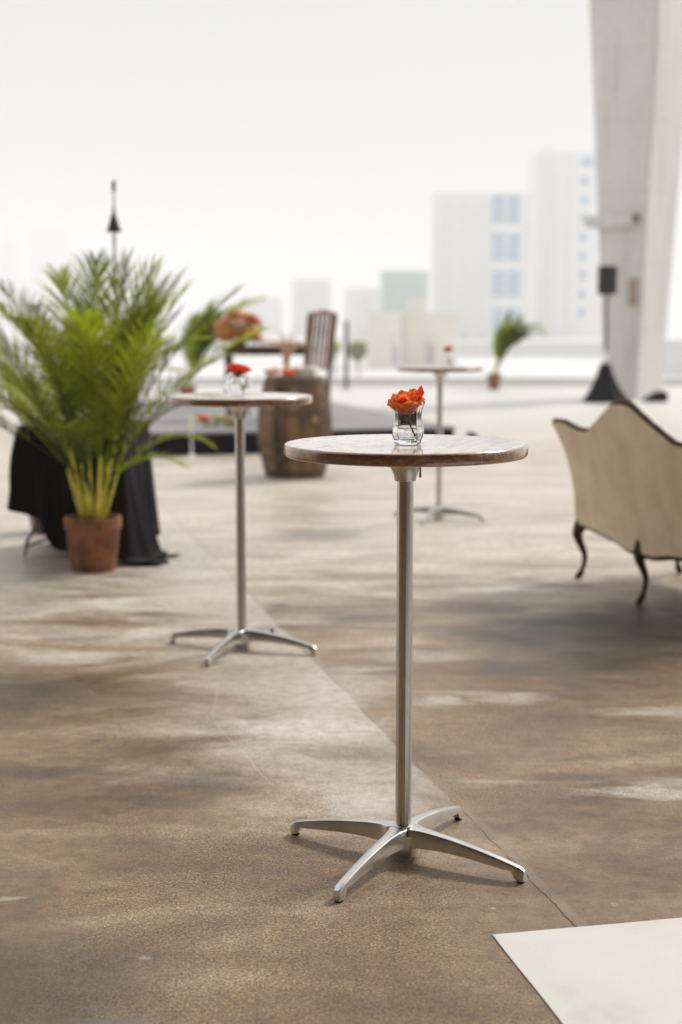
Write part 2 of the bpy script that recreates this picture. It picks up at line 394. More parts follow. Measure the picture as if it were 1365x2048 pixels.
M['rose_redorange'] = petal_mat('red_orange_petal', (.78, .060, .010), (.80, .085, .012), (.8, .2, .03))
M['bloom_peach'] = petal_mat('peach_petal', (.85, .50, .32), (.88, .55, .36), (.7, .4, .2))
M['bloom_yellow'] = petal_mat('yellow_petal', (.72, .48, .08), (.75, .52, .10), (.6, .5, .1))
M['bloom_cream'] = petal_mat('cream_petal', (.75, .66, .45), (.78, .70, .52), (.7, .6, .4))
M['bloom_rust'] = petal_mat('rust_petal', (.42, .07, .03), (.5, .10, .04), (.5, .15, .05))
M['glass'] = glass_mat('clear_glass'); M['water'] = glass_mat('water', 1.33)
M['blush_glass'] = simple('blush_glass', (.72, .52, .44), .25, var=.08)
M['blush_glass'].node_tree.nodes['Principled BSDF'].inputs['Transmission Weight'].default_value = .55
M['gilt_wood'] = wood('dark_carved_wood', (.022, .009, .005), (.065, .028, .014), (.14, .066, .034), 2., .6)
M['gilt_wood'].node_tree.nodes['Principled BSDF'].inputs['Specular IOR Level'].default_value = .25
M['velvet'] = None
k = NT('worn_velvet'); n1 = k.noise(k.obj(), 5.5, 3, .5, .2); n2 = k.noise(k.obj(), 110, 3)
k.P(Base_Color=k.mix(.3, k.ramp(n1, [(.25, (.60, .455, .27)), (.5, (.72, .58, .38)), (.75, (.80, .68, .49))]), k.ramp(n2, [(.3, (.4, .4, .4)), (.7, (.6, .6, .6))]), 'OVERLAY'), Roughness=.85)
k.b.inputs['Sheen Weight'].default_value = .5; k.b.inputs['Sheen Roughness'].default_value = .4; k.bump(n2, .2, .003); M['velvet'] = k.mat
M['barrel'] = wood('barrel_oak', (.035, .015, .007), (.125, .062, .030), (.36, .20, .105), .8, .6, axis='Z')
k = NT('barrel_staves'); P = k.obj(); x_, y_, z_ = k.xyz(P)
an = k.m('FLOOR', k.m('MULTIPLY', k.m('ADD', k.m('ARCTAN2', y_, x_), math.pi), 26/(2*math.pi)))
wn1 = k.n('ShaderNodeTexWhiteNoise', noise_dimensions='1D'); k.l(an, wn1.inputs['W'])
gr = k.noise(k.mp(P, (7, 7, .7)), 3.5, 7, .65, 1.2); bl1 = k.noise(P, 3.2, 3)
tt = k.m('ADD', k.m('MULTIPLY', gr, .5), k.m('ADD', k.m('MULTIPLY', wn1.outputs['Value'], .22), k.m('MULTIPLY', bl1, .26)))
k.P(Base_Color=k.ramp(tt, [(.36, (.026, .011, .005)), (.5, (.115, .062, .028)), (.66, (.32, .175, .085))]), Roughness=.65); k.bump(gr, .2, .004); M['staves'] = k.mat
M['hoop'] = simple('rusty_hoop', (.10, .072, .052), .55, metal=.5, var=.35, scale=12)
M['stage_top'] = simple('stage_deck', (.235, .225, .22), .62, var=.12, scale=2)
M['table_wood'] = wood('head_table_wood', (.03, .012, .007), (.085, .035, .018), (.17, .08, .04), 1., .4)
M['chair_wood'] = wood('chair_cane', (.05, .022, .012), (.17, .08, .045), (.48, .29, .17), .5, .5, axis='Z')
M['cream'] = simple('cream_linen', (.74, .69, .58), .85, var=.05)
M['white_paint'] = simple('white_paint', (.78, .77, .74), .5, var=.04)
M['shrub'] = leaf_mat('shrub_leaf', (.22, .27, .12), (.30, .36, .15), (.42, .46, .22))
k = NT('white_mat_vinyl'); n1 = k.noise(k.obj(), 3, 5); n2 = k.noise(k.obj(), 260, 2)
k.P(Base_Color=k.ramp(n1, [(.32, (.58, .55, .51)), (.45, (.67, .645, .61)), (.7, (.70, .68, .65))]), Roughness=.62); k.bump(k.m('ADD', n2, n1), .2, .004); M['mat'] = k.mat
M['facade'] = simple('facade_white', (.70, .70, .70), .8, var=.03, scale=.05)
M['facade_grey'] = simple('facade_grey', (.60, .60, .61), .8, var=.03, scale=.05)
M['facade_cream'] = simple('facade_cream', (.72, .68, .61), .8, var=.05, scale=.1)
M['facade_green'] = simple('facade_green_glass', (.30, .42, .36), .4, var=.1, scale=.05)
M['pane_blue'] = simple('window_glass_blue', (.03, .20, .38), .45, var=.15, scale=.2)
M['shade_grey'] = simple('loggia_grey', (.42, .42, .43), .8, var=.05, scale=.1)
M['ground'] = simple('pale_ground', (.64, .64, .63), .8, var=.08, scale=.02)

# ------------------------------------------------------------------ the setting
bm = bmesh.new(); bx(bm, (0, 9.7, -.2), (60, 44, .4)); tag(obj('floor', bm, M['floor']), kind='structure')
bm = bmesh.new(); s_ = 2600
vs = [bm.verts.new(p) for p in ((-s_, -s_, -6), (s_, -s_, -6), (s_, s_, -6), (-s_, s_, -6))]; bm.faces.new(vs)
tag(obj('ground', bm, M['ground']), kind='structure')
bm = bmesh.new(); bx(bm, (0, -7.0, 6.9), (60, 17, .5), bev=.03)
for yy in (-12, -7, -2): bx(bm, (0, yy, 6.40), (60, .5, .48))
tag(obj('ceiling', bm, M['roof']), kind='structure')

bm = bmesh.new(); bx(bm, (0, -11, 3.3), (60, .5, 6.6), bev=.02)  # unseen wall, added to darken the reflections in the steel poles
for q in range(-9, 10, 3): bx(bm, (q*3, -10.6, 3.3), (.7, .5, 6.6))
tag(obj('unseen_back_wall', bm, M['roof']), kind='structure')
bm = bmesh.new(); bx(bm, (-7.5, -3.5, 2.3), (.5, 14, 4.6), bev=.02)  # added out of view on the left, for the poles' dark strip
tag(obj('unseen_side_wall', bm, simple('dark_unseen_wall', (.07, .066, .062), .8)), kind='structure')
# parapet at the edge of the deck
bm = bmesh.new(); bx(bm, (0, 31.9, .085), (60, .3, .16))
pr = thing('parapet_wall', 'low white parapet running across the far edge of the concrete deck', 'wall', (0, 31.9, 0))
o = obj('wall', bm, M['white_wall'], pr); o.location = (0, -31.9, 0)
bm = bmesh.new(); bx(bm, (0, 0, .19), (60, .42, .05), bev=.012); obj('coping', bm, M['white_wall'], pr)

# concrete pylon, a tall fin that widens towards the roof
GA = R(-15)
def make_pylon():
    root = thing('concrete_pylon', 'tall tapering raw concrete pylon rising beside the black loudspeaker', 'pillar', (0, 0, 0), 0)
    u = Vector((math.sin(R(-14)), math.cos(R(-14)), 0)); v = Vector((math.cos(R(-14)), math.sin(R(14))*-1*-1, 0))
    u = Vector((-.848, .53, 0)); v = Vector((.53, .848, 0))
    base = Vector((5.38, 26.0, 0))          # near left edge at the floor
    bm = bmesh.new()
    def ring(z, near, dep, th):
        a = base + u*near; b = a + v*th; c = b + u*dep; d = a + u*dep
        return [bm.verts.new((p.x, p.y, z)) for p in (a, b, c, d)]
    prev = None; N = 16; rings = []
    for i in range(N+1):
        z = 12*i/N; t = z/6.37
        # the near face leans towards the deck, the far one away
        rg = ring(z, -.22*t, .60+.65*t, 1.37+.42*t); rings.append(rg)
    for a, b in zip(rings, rings[1:]):
        for k_ in range(4): bm.faces.new((a[k_], a[(k_+1) % 4], b[(k_+1) % 4], b[k_]))
    bm.faces.new(rings[0][::-1]); bm.faces.new(rings[-1])
    bmesh.ops.recalc_face_normals(bm, faces=bm.faces)
    es = [e for e in bm.edges if abs(e.verts[0].co.z-e.verts[1].co.z) > .3]
    bmesh.ops.bevel(bm, geom=es, offset=.025, segments=2, affect='EDGES')
    obj('shaft', bm, M['pylon'], root)
    # horizontal ledge beam on the left side
    bm = bmesh.new(); p = base + u*.52
    c = p + Vector((0, 0, 3.22)) - v*.04
    bx(bm, c, (.14, 1.0, .22), rz=math.atan2(-u.x, u.y), bev=.02); obj('ledge', bm, M['pylon'], root)
    bm = bmesh.new(); c = base + u*.05 - v*.118 + Vector((0, 0, 3.25)); bx(bm, c, (.02, .12, .17), rz=math.atan2(-u.x, u.y), bev=.005)
    obj('rusty_plate', bm, simple('rust', (.20, .14, .09), .8, var=.3), root)
    bm = bmesh.new(); c = base + u*.10 - v*.02 + Vector((0, 0, 1.95)); bx(bm, c, (.05, .16, .5), rz=math.atan2(-u.x, u.y), bev=.008)
    obj('junction_box', bm, simple('tan_box', (.36, .29, .23), .7), root)
    return root
make_pylon()

# white mat in the corner
bm = bmesh.new()
a = Vector((.34, 3.041, 0)); e1 = (Vector((.434, 2.636, 0))-a).normalized(); e2 = (Vector((.788, 3.133, 0))-a).normalized()
pl = []
for i in range(41):
    row = []
    for j in range(41):
        p = a+e1*(2.2*i/40)+e2*(2.4*j/40)
        p.z = .0045+.0012*mnoise.noise(p*3)
        if i == 0 or j == 0: p += Vector((0, 0, -.001))+.002*Vector((mnoise.noise(p*9), mnoise.noise(p*9+Vector((5, 5, 5))), 0))
        row.append(p)
    pl.append(row)
grid(bm, pl)
g = bmesh.ops.extrude_face_region(bm, geom=bm.faces[:]); 
for v_ in [q for q in g['geom'] if isinstance(q, bmesh.types.BMVert)]: v_.co.z = .0008
tag(obj('floor_mat', bm, M['mat']), 'off white flat floor mat with a straight edge, bottom right corner', 'mat')

# ------------------------------------------------------------------ bistro tables
TOPZ = 1.07
def tabletop_bm(rad=.302, th=.031):
    bm = bmesh.new(); prof = []
    prof.append((.0, 0)); prof.append((rad*.5, 0)); prof.append((rad-.010, 0))
    for i in range(1, 10):
        a = math.pi/2*(1-i/9); prof.append((rad-.008+.008*math.cos(a), -.008+.008*math.sin(a)))
    for i in range(1, 8):
        a = -math.pi/2*i/7; prof.append((rad-.009+.009*math.cos(a), -th+.012+.012*math.sin(a)))
    prof.append((rad*.5, -th)); prof.append((.0, -th))
    prof = [(max(r, .0004), z) for r, z in prof]
    lathe(bm, prof, 128, cap0=True, cap1=True)
    return bm
def leg_bm():
    bm = bmesh.new(); Rn = .338; N = 34; secs = []
    for i in range(N+1):
        r = .004 + (Rn-.004)*(i/N)**1.15
        w_ = .0105+.0045*(1-r/Rn) + .055*math.exp(-(r)/.021)
        w_ = min(w_, r)
        t = r/Rn
        zt = .088-.012*t-.040*t**2.0
        zb = .036+.008*math.sin(math.pi*min(t*1.2, 1))-.010*t
        if r > Rn-.026: zb = .0045+(0 if r > Rn-.020 else .010*(1-(r-(Rn-.026))/.006))
        b = max(.0002, min(.004, w_*.4, (r-w_)*.8))
        if i == N: zt -= .006; w_ *= .8
        wb = w_
        wb = min(wb, r)
        P = [(-wb, zb), (-w_, zt-b), (-(w_-b*.35), zt-b*.3), (-(w_-b), zt), (0, zt+.0006), (w_-b, zt), (w_-b*.35, zt-b*.3), (w_, zt-b), (wb, zb)]
        secs.append([bm.verts.new((r, x, z)) for x, z in P])
    for a, b in zip(secs, secs[1:]):
        n = len(a)
        for k_ in range(n): bm.faces.new((a[k_], a[(k_+1) % n], b[(k_+1) % n], b[k_]))
    bm.faces.new(secs[0][::-1]); bm.faces.new(secs[-1])
    return bm
top_mats = {}
def make_table(spots=()):
    root = thing('bistro_table', '', 'table')
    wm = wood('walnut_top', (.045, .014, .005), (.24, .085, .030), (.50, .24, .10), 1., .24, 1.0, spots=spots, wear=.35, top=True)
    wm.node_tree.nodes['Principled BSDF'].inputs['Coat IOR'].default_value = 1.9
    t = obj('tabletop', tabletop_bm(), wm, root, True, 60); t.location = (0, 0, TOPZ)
    bm = bmesh.new()
    lathe(bm, [(.066, TOPZ-.0335), (.066, TOPZ-.038), (.058, TOPZ-.042), (.048, TOPZ-.050), (.040, TOPZ-.058), (.034, TOPZ-.067), (.0295, TOPZ-.078), (.0270, TOPZ-.088), (.0268, TOPZ-.0925), (.0255, TOPZ-.094), (.019, TOPZ-.094)], 64, cap0=True, cap1=True)
    obj('mounting_bracket', bm, M['bracket'], root, True, 40)
    bm = bmesh.new(); bx(bm, (0, 0, TOPZ-.0325), (.17, .17, .0022), rz=.6, bev=.0006); obj('mounting_plate', bm, M['bracket'], root)
    bm = bmesh.new(); lathe(bm, [(.0028, TOPZ-.0335), (.0028, TOPZ-.068), (.0034, TOPZ-.0685), (.0034, TOPZ-.080)], 16, .057, -.03, cap0=True, cap1=True)
    obj('release_pin', bm, M['cast'], root, True)
    bm = bmesh.new()
    def flute(a, z):
        g = 0
        for c_, w_ in ((-2.35, .09), (-1.15, .08), (.9, .08), (2.2, .08)):
            d_ = math.atan2(math.sin(a-c_), math.cos(a-c_)); g += .03*math.exp(-(d_/w_)**2)
        return 1-g
    lathe(bm, [(.0206, TOPZ-.093), (.0206, .5), (.0206, .096), (.0198, .0955), (.0198, .080)], 160, f=flute, cap0=True, cap1=True)
    obj('pole', bm, M['steel'], root, True, 40)
    bm = bmesh.new(); lathe(bm, [(.029, .0905), (.0295, .088)], 64)
    rg = lathe(bm, [(.0212, .0935), (.0265, .0925), (.0295, .0895)], 64)
    bm.free(); bm = bmesh.new()
    lathe(bm, [(.020, .0895), (.0250, .0893), (.0268, .0885), (.0268, .084)], 64, cap0=True, cap1=True)
    lathe(bm, [(.030, .072), (.044, .068), (.0455, .045), (.0455, .020), (.043, .014), (.012, .0125)], 64, cap0=True, cap1=True)
    obj('hub', bm, M['cast'], root, True, 40)
    lm = leg_bm(); first = None
    for q in range(4):
        if first is None: l = first = obj('leg', lm, M['cast'], root, True, 38)
        else: l = first.copy(); C.objects.link(l); l.parent = root
        l.rotation_euler = (0, 0, q*math.pi/2)
        bm = bmesh.new(); lathe(bm, [(.0105, .0046), (.0105, .001), (.009, .0002)], 20, .327, 0, cap0=True, cap1=True)
        obj('glide', bm, M['rubber'], l, True)
    return root
T1 = Vector((.160, 3.518, 0)); T2 = Vector((-.420, 5.900, 0)); T3 = Vector((.690, 9.95, 0))
t1 = make_table(spots=((.0485, .0, .0048), (.054, -.055, .0052), (-.0957, -.02, .0045), (.145, -.055, .003), (-.03, .12, .003), (.10, .10, .003)))
t1.location = T1; t1.rotation_euler = (0, 0, -.529)
t1['label'] = 'nearest high round table, dark wood top and steel pole, holding the orange rose'
t1['group'] = 'round wooden high tables on steel poles'
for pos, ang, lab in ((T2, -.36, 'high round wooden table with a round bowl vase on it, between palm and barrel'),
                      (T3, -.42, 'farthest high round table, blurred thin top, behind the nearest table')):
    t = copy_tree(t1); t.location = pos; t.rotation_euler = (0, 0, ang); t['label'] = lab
for o in bpy.data.objects:                     # the spots are turned with the top; keep top grain level
    pass

# ------------------------------------------------------------------ roses
def petal(bm, lay, az, R0, H, half, flare, z0=0., tip=.0, seed=0, nr=8, nc=9, cup=1.):
    P = []
    for i in range(nr+1):
        t = i/nr; row = []
        rad = R0*(math.sin(min(1, t*1.25)*math.pi/2)**.8)
        if t > .7: rad += flare*((t-.7)/.3)**1.7
        z = z0+H*(t**.85) - abs(flare)*.55*max(0, (t-.8)/.2)**2
        wd = half*(math.sin(math.pi*(.12+.62*t))**.8)*(1 if t < .85 else 1-.35*((t-.85)/.15)**2)
        for j in range(nc+1):
            s = -1+2*j/nc
            a = az+s*wd
            rr = rad*(1+.10*cup*(s*s)*.5) + .10*R0*mnoise.noise(Vector((s*1.7+seed, t*2.2, seed*.7)))
            zz = z-H*.20*(abs(s)**2.6)*t + tip*(1-abs(s))*t**6 + H*.055*mnoise.noise(Vector((s*2.8, t*3, seed*1.3)))*t*t
            row.append((rr*math.cos(a), rr*math.sin(a), zz))
        P.append(row)
    V = grid(bm, P)
    for i, row in enumerate(V):
        for v in row: v[lay] = i/nr
def rose_bm(size=.042, H=.05, seed=1, layers=((.16, 3, .9), (.3, 4, .95), (.46, 5, .97), (.62, 5, .98), (.78, 6, .93), (.93, 6, .80)), skip=()):
    rnd = random.Random(seed); bm = bmesh.new(); lay = bm.verts.layers.float.new('along')
    for li, (rf, n, hf) in enumerate(layers):
        off = rnd.random()*6
        for q in range(n):
            az = off+2*math.pi*q/n+rnd.uniform(-.15, .15)
            R0 = size*rf*rnd.uniform(.93, 1.07)
            fl = size*(.02+.26*(rf**2.2))*rnd.uniform(.7, 1.3)
            petal(bm, lay, az, R0, H*hf*rnd.uniform(.94, 1.05), math.pi/n*1.5, fl, z0=-H*.02*li, tip=size*.08*rf, seed=seed*10+li*7+q)
    return bm
def make_rose(label, loc, mat, size, H, seed, stem_pts, tilt=(0, 0), extra=None, group=None):
    root = thing('rose', label, 'flower', loc, 0, group)
    o = obj('bloom', rose_bm(size, H, seed), mat, root, True, 0); o.rotation_euler = (tilt[0], tilt[1], 0)
    if extra:
        bm = bmesh.new(); lay = bm.verts.layers.float.new('along')
        petal(bm, lay, extra[0], size*.98, H*1.02, .62, size*.12, tip=.004, seed=3, nr=12, nc=12)
        petal(bm, lay, extra[0]+.75, size*1.0, H*.9, .5, size*.16, tip=.002, seed=8, nr=12, nc=12)
        e = obj('petal', bm, extra[1], o, True, 0); e['label'] = 'deep red outer petals'
    bm = bmesh.new()
    for q in range(5):
        a = 2*math.pi*q/5+.4; L = size*(.7+.3*math.sin(q*3))
        P = []
        for i in range(6):
            t = i/5; wv = .0035*(1-t)*size/.04; r = .004+L*t; z = -.004-.010*t*t*(1 if q % 2 else -1)+H*.10*t
            c = Vector((r*math.cos(a), r*math.sin(a), z)); s = Vector((-math.sin(a), math.cos(a), 0))
            P.append([c-s*wv, c+s*wv])
        grid(bm, P)
    obj('sepals', bm, M['stem'], o)
    bm = bmesh.new(); lathe(bm, [(.0015, -.014), (.006, -.010), (.009, -.002), (.010, .006)], 14, cap0=True); obj('rose_hip', bm, M['stem'], o, True)
    bm = bmesh.new(); tube(bm, stem_pts, .0024, 10); obj('stem', bm, M['stem'], root, True)
    return root
# ------------------------------------------------------------------ vases
def solid_profile(outer, inner):
    return outer+inner[::-1]
VG = 'clear glass vases on the round tables'
def tumbler(label, loc, water=True):
    root = thing('glass_vase', label, 'vase', loc, .2, VG)
    bm = bmesh.new()
    def facet(a, z):
        if z > .094: return 1
        n = 10; aa = (a % (2*math.pi/n))-math.pi/n
        k_ = math.cos(math.pi/n)/math.cos(aa)
        return lerp(1, k_, .9)
    out_ = [(.0004, 0), (.030, 0), (.0325, .0012), (.034, .004), (.0345, .010), (.0385, .017), (.0405, .028), (.0398, .040), (.0375, .052), (.0362, .064), (.0362, .076), (.0380, .088), (.0408, .098), (.0420, .1045), (.0418, .106)]
    inn = [(.0004, .012), (.026, .0122), (.031, .015), (.0345, .022), (.0365, .030), (.0360, .040), (.0340, .052), (.0330, .064), (.0332, .076), (.0352, .088), (.0384, .098), (.0404, .1045), (.0410, .106)]
    lathe(bm, solid_profile(out_, inn), 80, f=facet, cap0=True, cap1=True)
    obj('glass', bm, M['glass'], root, True, 14)
    if water:
        bm = bmesh.new()
        pr_ = [(.0004, .0124), (.0262, .0126), (.0312, .0154), (.0347, .0224), (.0367, .030), (.0362, .040), (.0357, .0425), (.0340, .0418), (.0004, .0416)]
        lathe(bm, pr_, 80, f=facet, cap0=True, cap1=True); obj('water', bm, M['water'], root, True, 30)
    return root
def bowl(label, loc):
    root = thing('glass_vase', label, 'vase', loc, 0, VG)
    bm = bmesh.new(); Ro, th = .0565, .0028; o_, i_ = [(.0004, 0), (.026, 0)], [(.0004, .006)]
    for q in range(3, 27):
        a = -math.pi/2+math.pi*q/31.5
        o_.append((Ro*math.cos(a), .052+Ro*.93*math.sin(a))); i_.append(((Ro-th)*math.cos(a), .052+(Ro-th)*.93*math.sin(a)))
    o_ = [p for p in o_ if p[1] >= 0]
    lathe(bm, solid_profile(o_, i_), 64, cap0=True, cap1=True); obj('glass', bm, M['glass'], root, True, 60)
    bm = bmesh.new(); w_ = [(.0004, .0062)]
    for q in range(3, 16):
        a = -math.pi/2+math.pi*q/31.5; w_.append(((Ro-th+.0003)*math.cos(a), .052+(Ro-th+.0003)*.93*math.sin(a)))
    w_.append((.0004, w_[-1][1])); lathe(bm, w_, 64, cap0=True, cap1=True); obj('water', bm, M['water'], root, True, 40)
    return root
vz = TOPZ+.0008
v1 = Vector((.164, 3.482, vz)); tumbler('waisted faceted clear glass tumbler vase with water on the nearest table', v1)
make_rose('open orange rose with red outer petals in the faceted tumbler vase', v1+Vector((-.001, 0, .074)), M['rose_orange'], .0385, .060, 5,
          [(0, 0, -.008), (.004, -.002, -.022), (.012, -.006, -.045), (.021, -.01, -.062)], tilt=(R(10), R(-6)), extra=(.35, M['rose_red']))
v2 = Vector((-.425, 5.86, vz)); bowl('round clear bowl vase half full of water on the table beside the palm', v2)
make_rose('red orange rose in the round bowl vase', v2+Vector((.003, 0, .088)), M['rose_redorange'], .044, .046, 9,
          [(0, 0, -.006), (.008, 0, -.04), (.02, 0, -.075)], tilt=(R(6), R(8)))
v3 = Vector((.748, 9.93, vz)); tumbler('small clear tumbler vase on the farthest round table', v3)
make_rose('small red rose on the farthest round table', v3+Vector((-.004, 0, .105)), M['rose_redorange'], .030, .04, 12,
          [(0, 0, -.006), (0, 0, -.04), (.006, 0, -.085)])

# ------------------------------------------------------------------ settee
def make_settee():
    root = thing('settee', 'antique settee in worn beige velvet with dark carved rail and curved legs', 'sofa')
    B = Vector((1.47, 6.87, 0)); u = Vector((-.296, .955, 0)).normalized(); n = Vector((-u.y, u.x, 0))   # u to the far end, n outward (left)
    HL = .745
    def base(s, inset=0.):                  # back line, bowed a little
        bow = .035*(1-s*s)
        return B+u*(s*HL)+n*(bow-.015-inset)
    ctop = [(0, .980), (.09, .975), (.22, .935), (.42, .865), (.60, .815), (.74, .815), (.90, .845), (1, .842)]
    cbot = [(0, .262), (.12, .255), (.4, .285), (.7, .30), (1, .305)]
    def lean(z, a=1.): return lerp(.105, .155, a)*((z-.3)/.62)**lerp(1.5, 2.6, a) if z > .3 else 0
    def back_pt(s, t, off=0):
        a = abs(s); zt = curve(ctop, a); zb = curve(cbot, a)
        z = lerp(zb, zt, t)
        flare = .085*max(0, a-.75)/.25*(max(0, (z-.45))/.35)**2
        p = base(s)+n*(lean(z, a)+off)+u*math.copysign(flare, s)
        return Vector((p.x, p.y, z))
    N, K = 56, 20
    bm = bmesh.new()
    A = [[back_pt(-1+2*i/N, j/K, .012*math.sin(math.pi*j/K)) for j in range(K+1)] for i in range(N+1)]
    Bk = [[back_pt(-1+2*i/N, .985*j/K, -.055-.02*math.sin(math.pi*j/K)) for j in range(K+1)] for i in range(N+1)]
    VA = grid(bm, A); VB = grid(bm, Bk)
    for i in range(N):
        bm.faces.new((VA[i][K], VA[i+1][K], VB[i+1][K], VB[i][K])); bm.faces.new((VA[i][0], VB[i][0], VB[i+1][0], VA[i+1][0]))
    for j in range(K):
        bm.faces.new((VA[0][j], VA[0][j+1], VB[0][j+1], VB[0][j])); bm.faces.new((VA[N][j], VB[N][j], VB[N][j+1], VA[N][j+1]))
    obj('backrest', bm, M['velvet'], root, True, 50)
    # crest rail
    bm = bmesh.new(); pts, rad = [], []
    for i in range(121):
        s = -1+2*i/120; p = back_pt(s, 1, -.028); a = abs(s)
        pts.append(p+Vector((0, 0, .004+.006*math.exp(-(a/.06)**2)))); rad.append(.016+.010*math.exp(-(a/.09)**2)+.0008*math.sin(i*.9))
    tube(bm, pts, rad, 12); obj('crest_rail', bm, M['gilt_wood'], root, True, 50)
    # carved ornament on the crest
    bm = bmesh.new()
    for q, (ds, dz, r_) in enumerate(((0, .022, .017), (-.03, .014, .015), (.03, .014, .015), (-.06, .006, .012), (.06, .006, .012), (0, .038, .008))):
        r1 = bmesh.ops.create_uvsphere(bm, u_segments=14, v_segments=10, radius=r_)
        p = back_pt(ds, 1, -.024)+Vector((0, 0, dz)); bmesh.ops.translate(bm, vec=p, verts=r1['verts'])
    obj('crest_carving', bm, M['gilt_wood'], root, True, 0)
    # thin wood rim down the two ends
    for sg in (-1, 1):
        bm = bmesh.new(); tube(bm, [back_pt(sg*1.0, t/16, -.03) for t in range(17)], [.010+.004*abs(t/16-.5) for t in range(17)], 10)
        obj('end_rim', bm, M['gilt_wood'], root, True, 0)
    # bottom back rail
    bm = bmesh.new(); pts = [back_pt(-1+2*i/60, 0, -.03)+Vector((0, 0, -.004)) for i in range(61)]
    tube(bm, pts, [.020+.012*math.exp(-(abs(abs(-1+2*i/60)-0)/.07)**2)+.008*math.exp(-((1-abs(-1+2*i/60))/.08)**2) for i in range(61)], 10)
    obj('back_rail', bm, M['gilt_wood'], root, True, 0)
    # seat frame and cushion
    D_ = .62
    bm = bmesh.new(); A = []; 
    for i in range(31):
        s = -1+2*i/30; row = []
        for j in range(16):
            t = j/15; p = base(s*(1-.0*t), .10+(D_-.12+.06*(1-s*s))*t)
            z = .43+.035*math.sin(math.pi*min(1, max(0, t)))**.5*(1-s**8); row.append(Vector((p.x, p.y, z)))
        A.append(row)
    Lw = [[Vector((p.x, p.y, .33)) for p in row] for row in A]
    VA = grid(bm, A); VB = grid(bm, Lw)
    for i in range(30):
        bm.faces.new((VA[i][0], VA[i+1][0], VB[i+1][0], VB[i][0])); bm.faces.new((VA[i][15], VB[i][15], VB[i+1][15], VA[i+1][15]))
    for j in range(15):
        bm.faces.new((VA[0][j], VB[0][j], VB[0][j+1], VA[0][j+1])); bm.faces.new((VA[30][j], VA[30][j+1], VB[30][j+1], VB[30][j]))
    obj('seat_cushion', bm, M['velvet'], root, True, 50)
    bm = bmesh.new()
    pts = [base(-1, .06)]+[base(-1+2*i/20, D_+.06*(1-(-1+2*i/20)**2)) for i in range(21)]+[base(1, .06)]
    tube(bm, [Vector((p.x, p.y, .315)) for p in pts], .026, 10); obj('seat_frame', bm, M['gilt_wood'], root, True, 0)
    # arms
    for sg in (-1, 1):
        bm = bmesh.new(); A, B2 = [], []
        for i in range(13):
            t = i/12; p = base(sg*1., .06+.46*t)+u*sg*(.05*t); zt = lerp(.80, .62, t**.6)
            A.append([Vector((p.x, p.y, z))+u*sg*.03*(z-.35) for z in [lerp(.34, zt, q/8) for q in range(9)]])
            B2.append([v_-u*sg*.06 for v_ in A[-1]])
        VA = grid(bm, A); VB = grid(bm, B2)
        for i in range(12): bm.faces.new((VA[i][8], VA[i+1][8], VB[i+1][8], VB[i][8])); bm.faces.new((VA[i][0], VB[i][0], VB[i+1][0], VA[i+1][0]))
        for j in range(8): bm.faces.new((VA[12][j], VB[12][j], VB[12][j+1], VA[12][j+1])); bm.faces.new((VA[0][j], VA[0][j+1], VB[0][j+1], VB[0][j]))
        a_ = obj('armrest', bm, M['velvet'], root, True, 50)
        bm = bmesh.new(); tube(bm, [(A[i][8]+B2[i][8])/2+Vector((0, 0, .008)) for i in range(13)]+[(A[12][8]+B2[12][8])/2+Vector((0, 0, -.03))-n*.03], .017, 10); obj('arm_rail', bm, M['gilt_wood'], a_, True, 0)
    # cabriole legs
    def cab(p, outdir, h):
        bm = bmesh.new(); pts, rad = [], []
        for i in range(25):
            t = i/24; z = h*(1-t)
            o_ = curve([(0, 0), (.18, .022), (.62, -.020), (.86, -.006), (1, .022)], t)
            pts.append(p+outdir*o_+Vector((0, 0, z+.003))); rad.append(curve([(0, .040), (.15, .030), (.4, .0195), (.7, .0135), (.84, .012), (.90, .019), (1, .014)], t))
        tube(bm, pts, rad, 12); obj('leg', bm, M['gilt_wood'], root, True, 0)
    for s in (-.97, 0, .97): cab(base(s)-n*.028, (n*.9+u*.5*s).normalized(), .30)
    for s in (-.95, -.32, .32, .95):
        cab(base(s, D_-.01+.06*(1-s*s)), (-n*.9+u*.4*s).normalized(), .31)
    return root
make_settee()

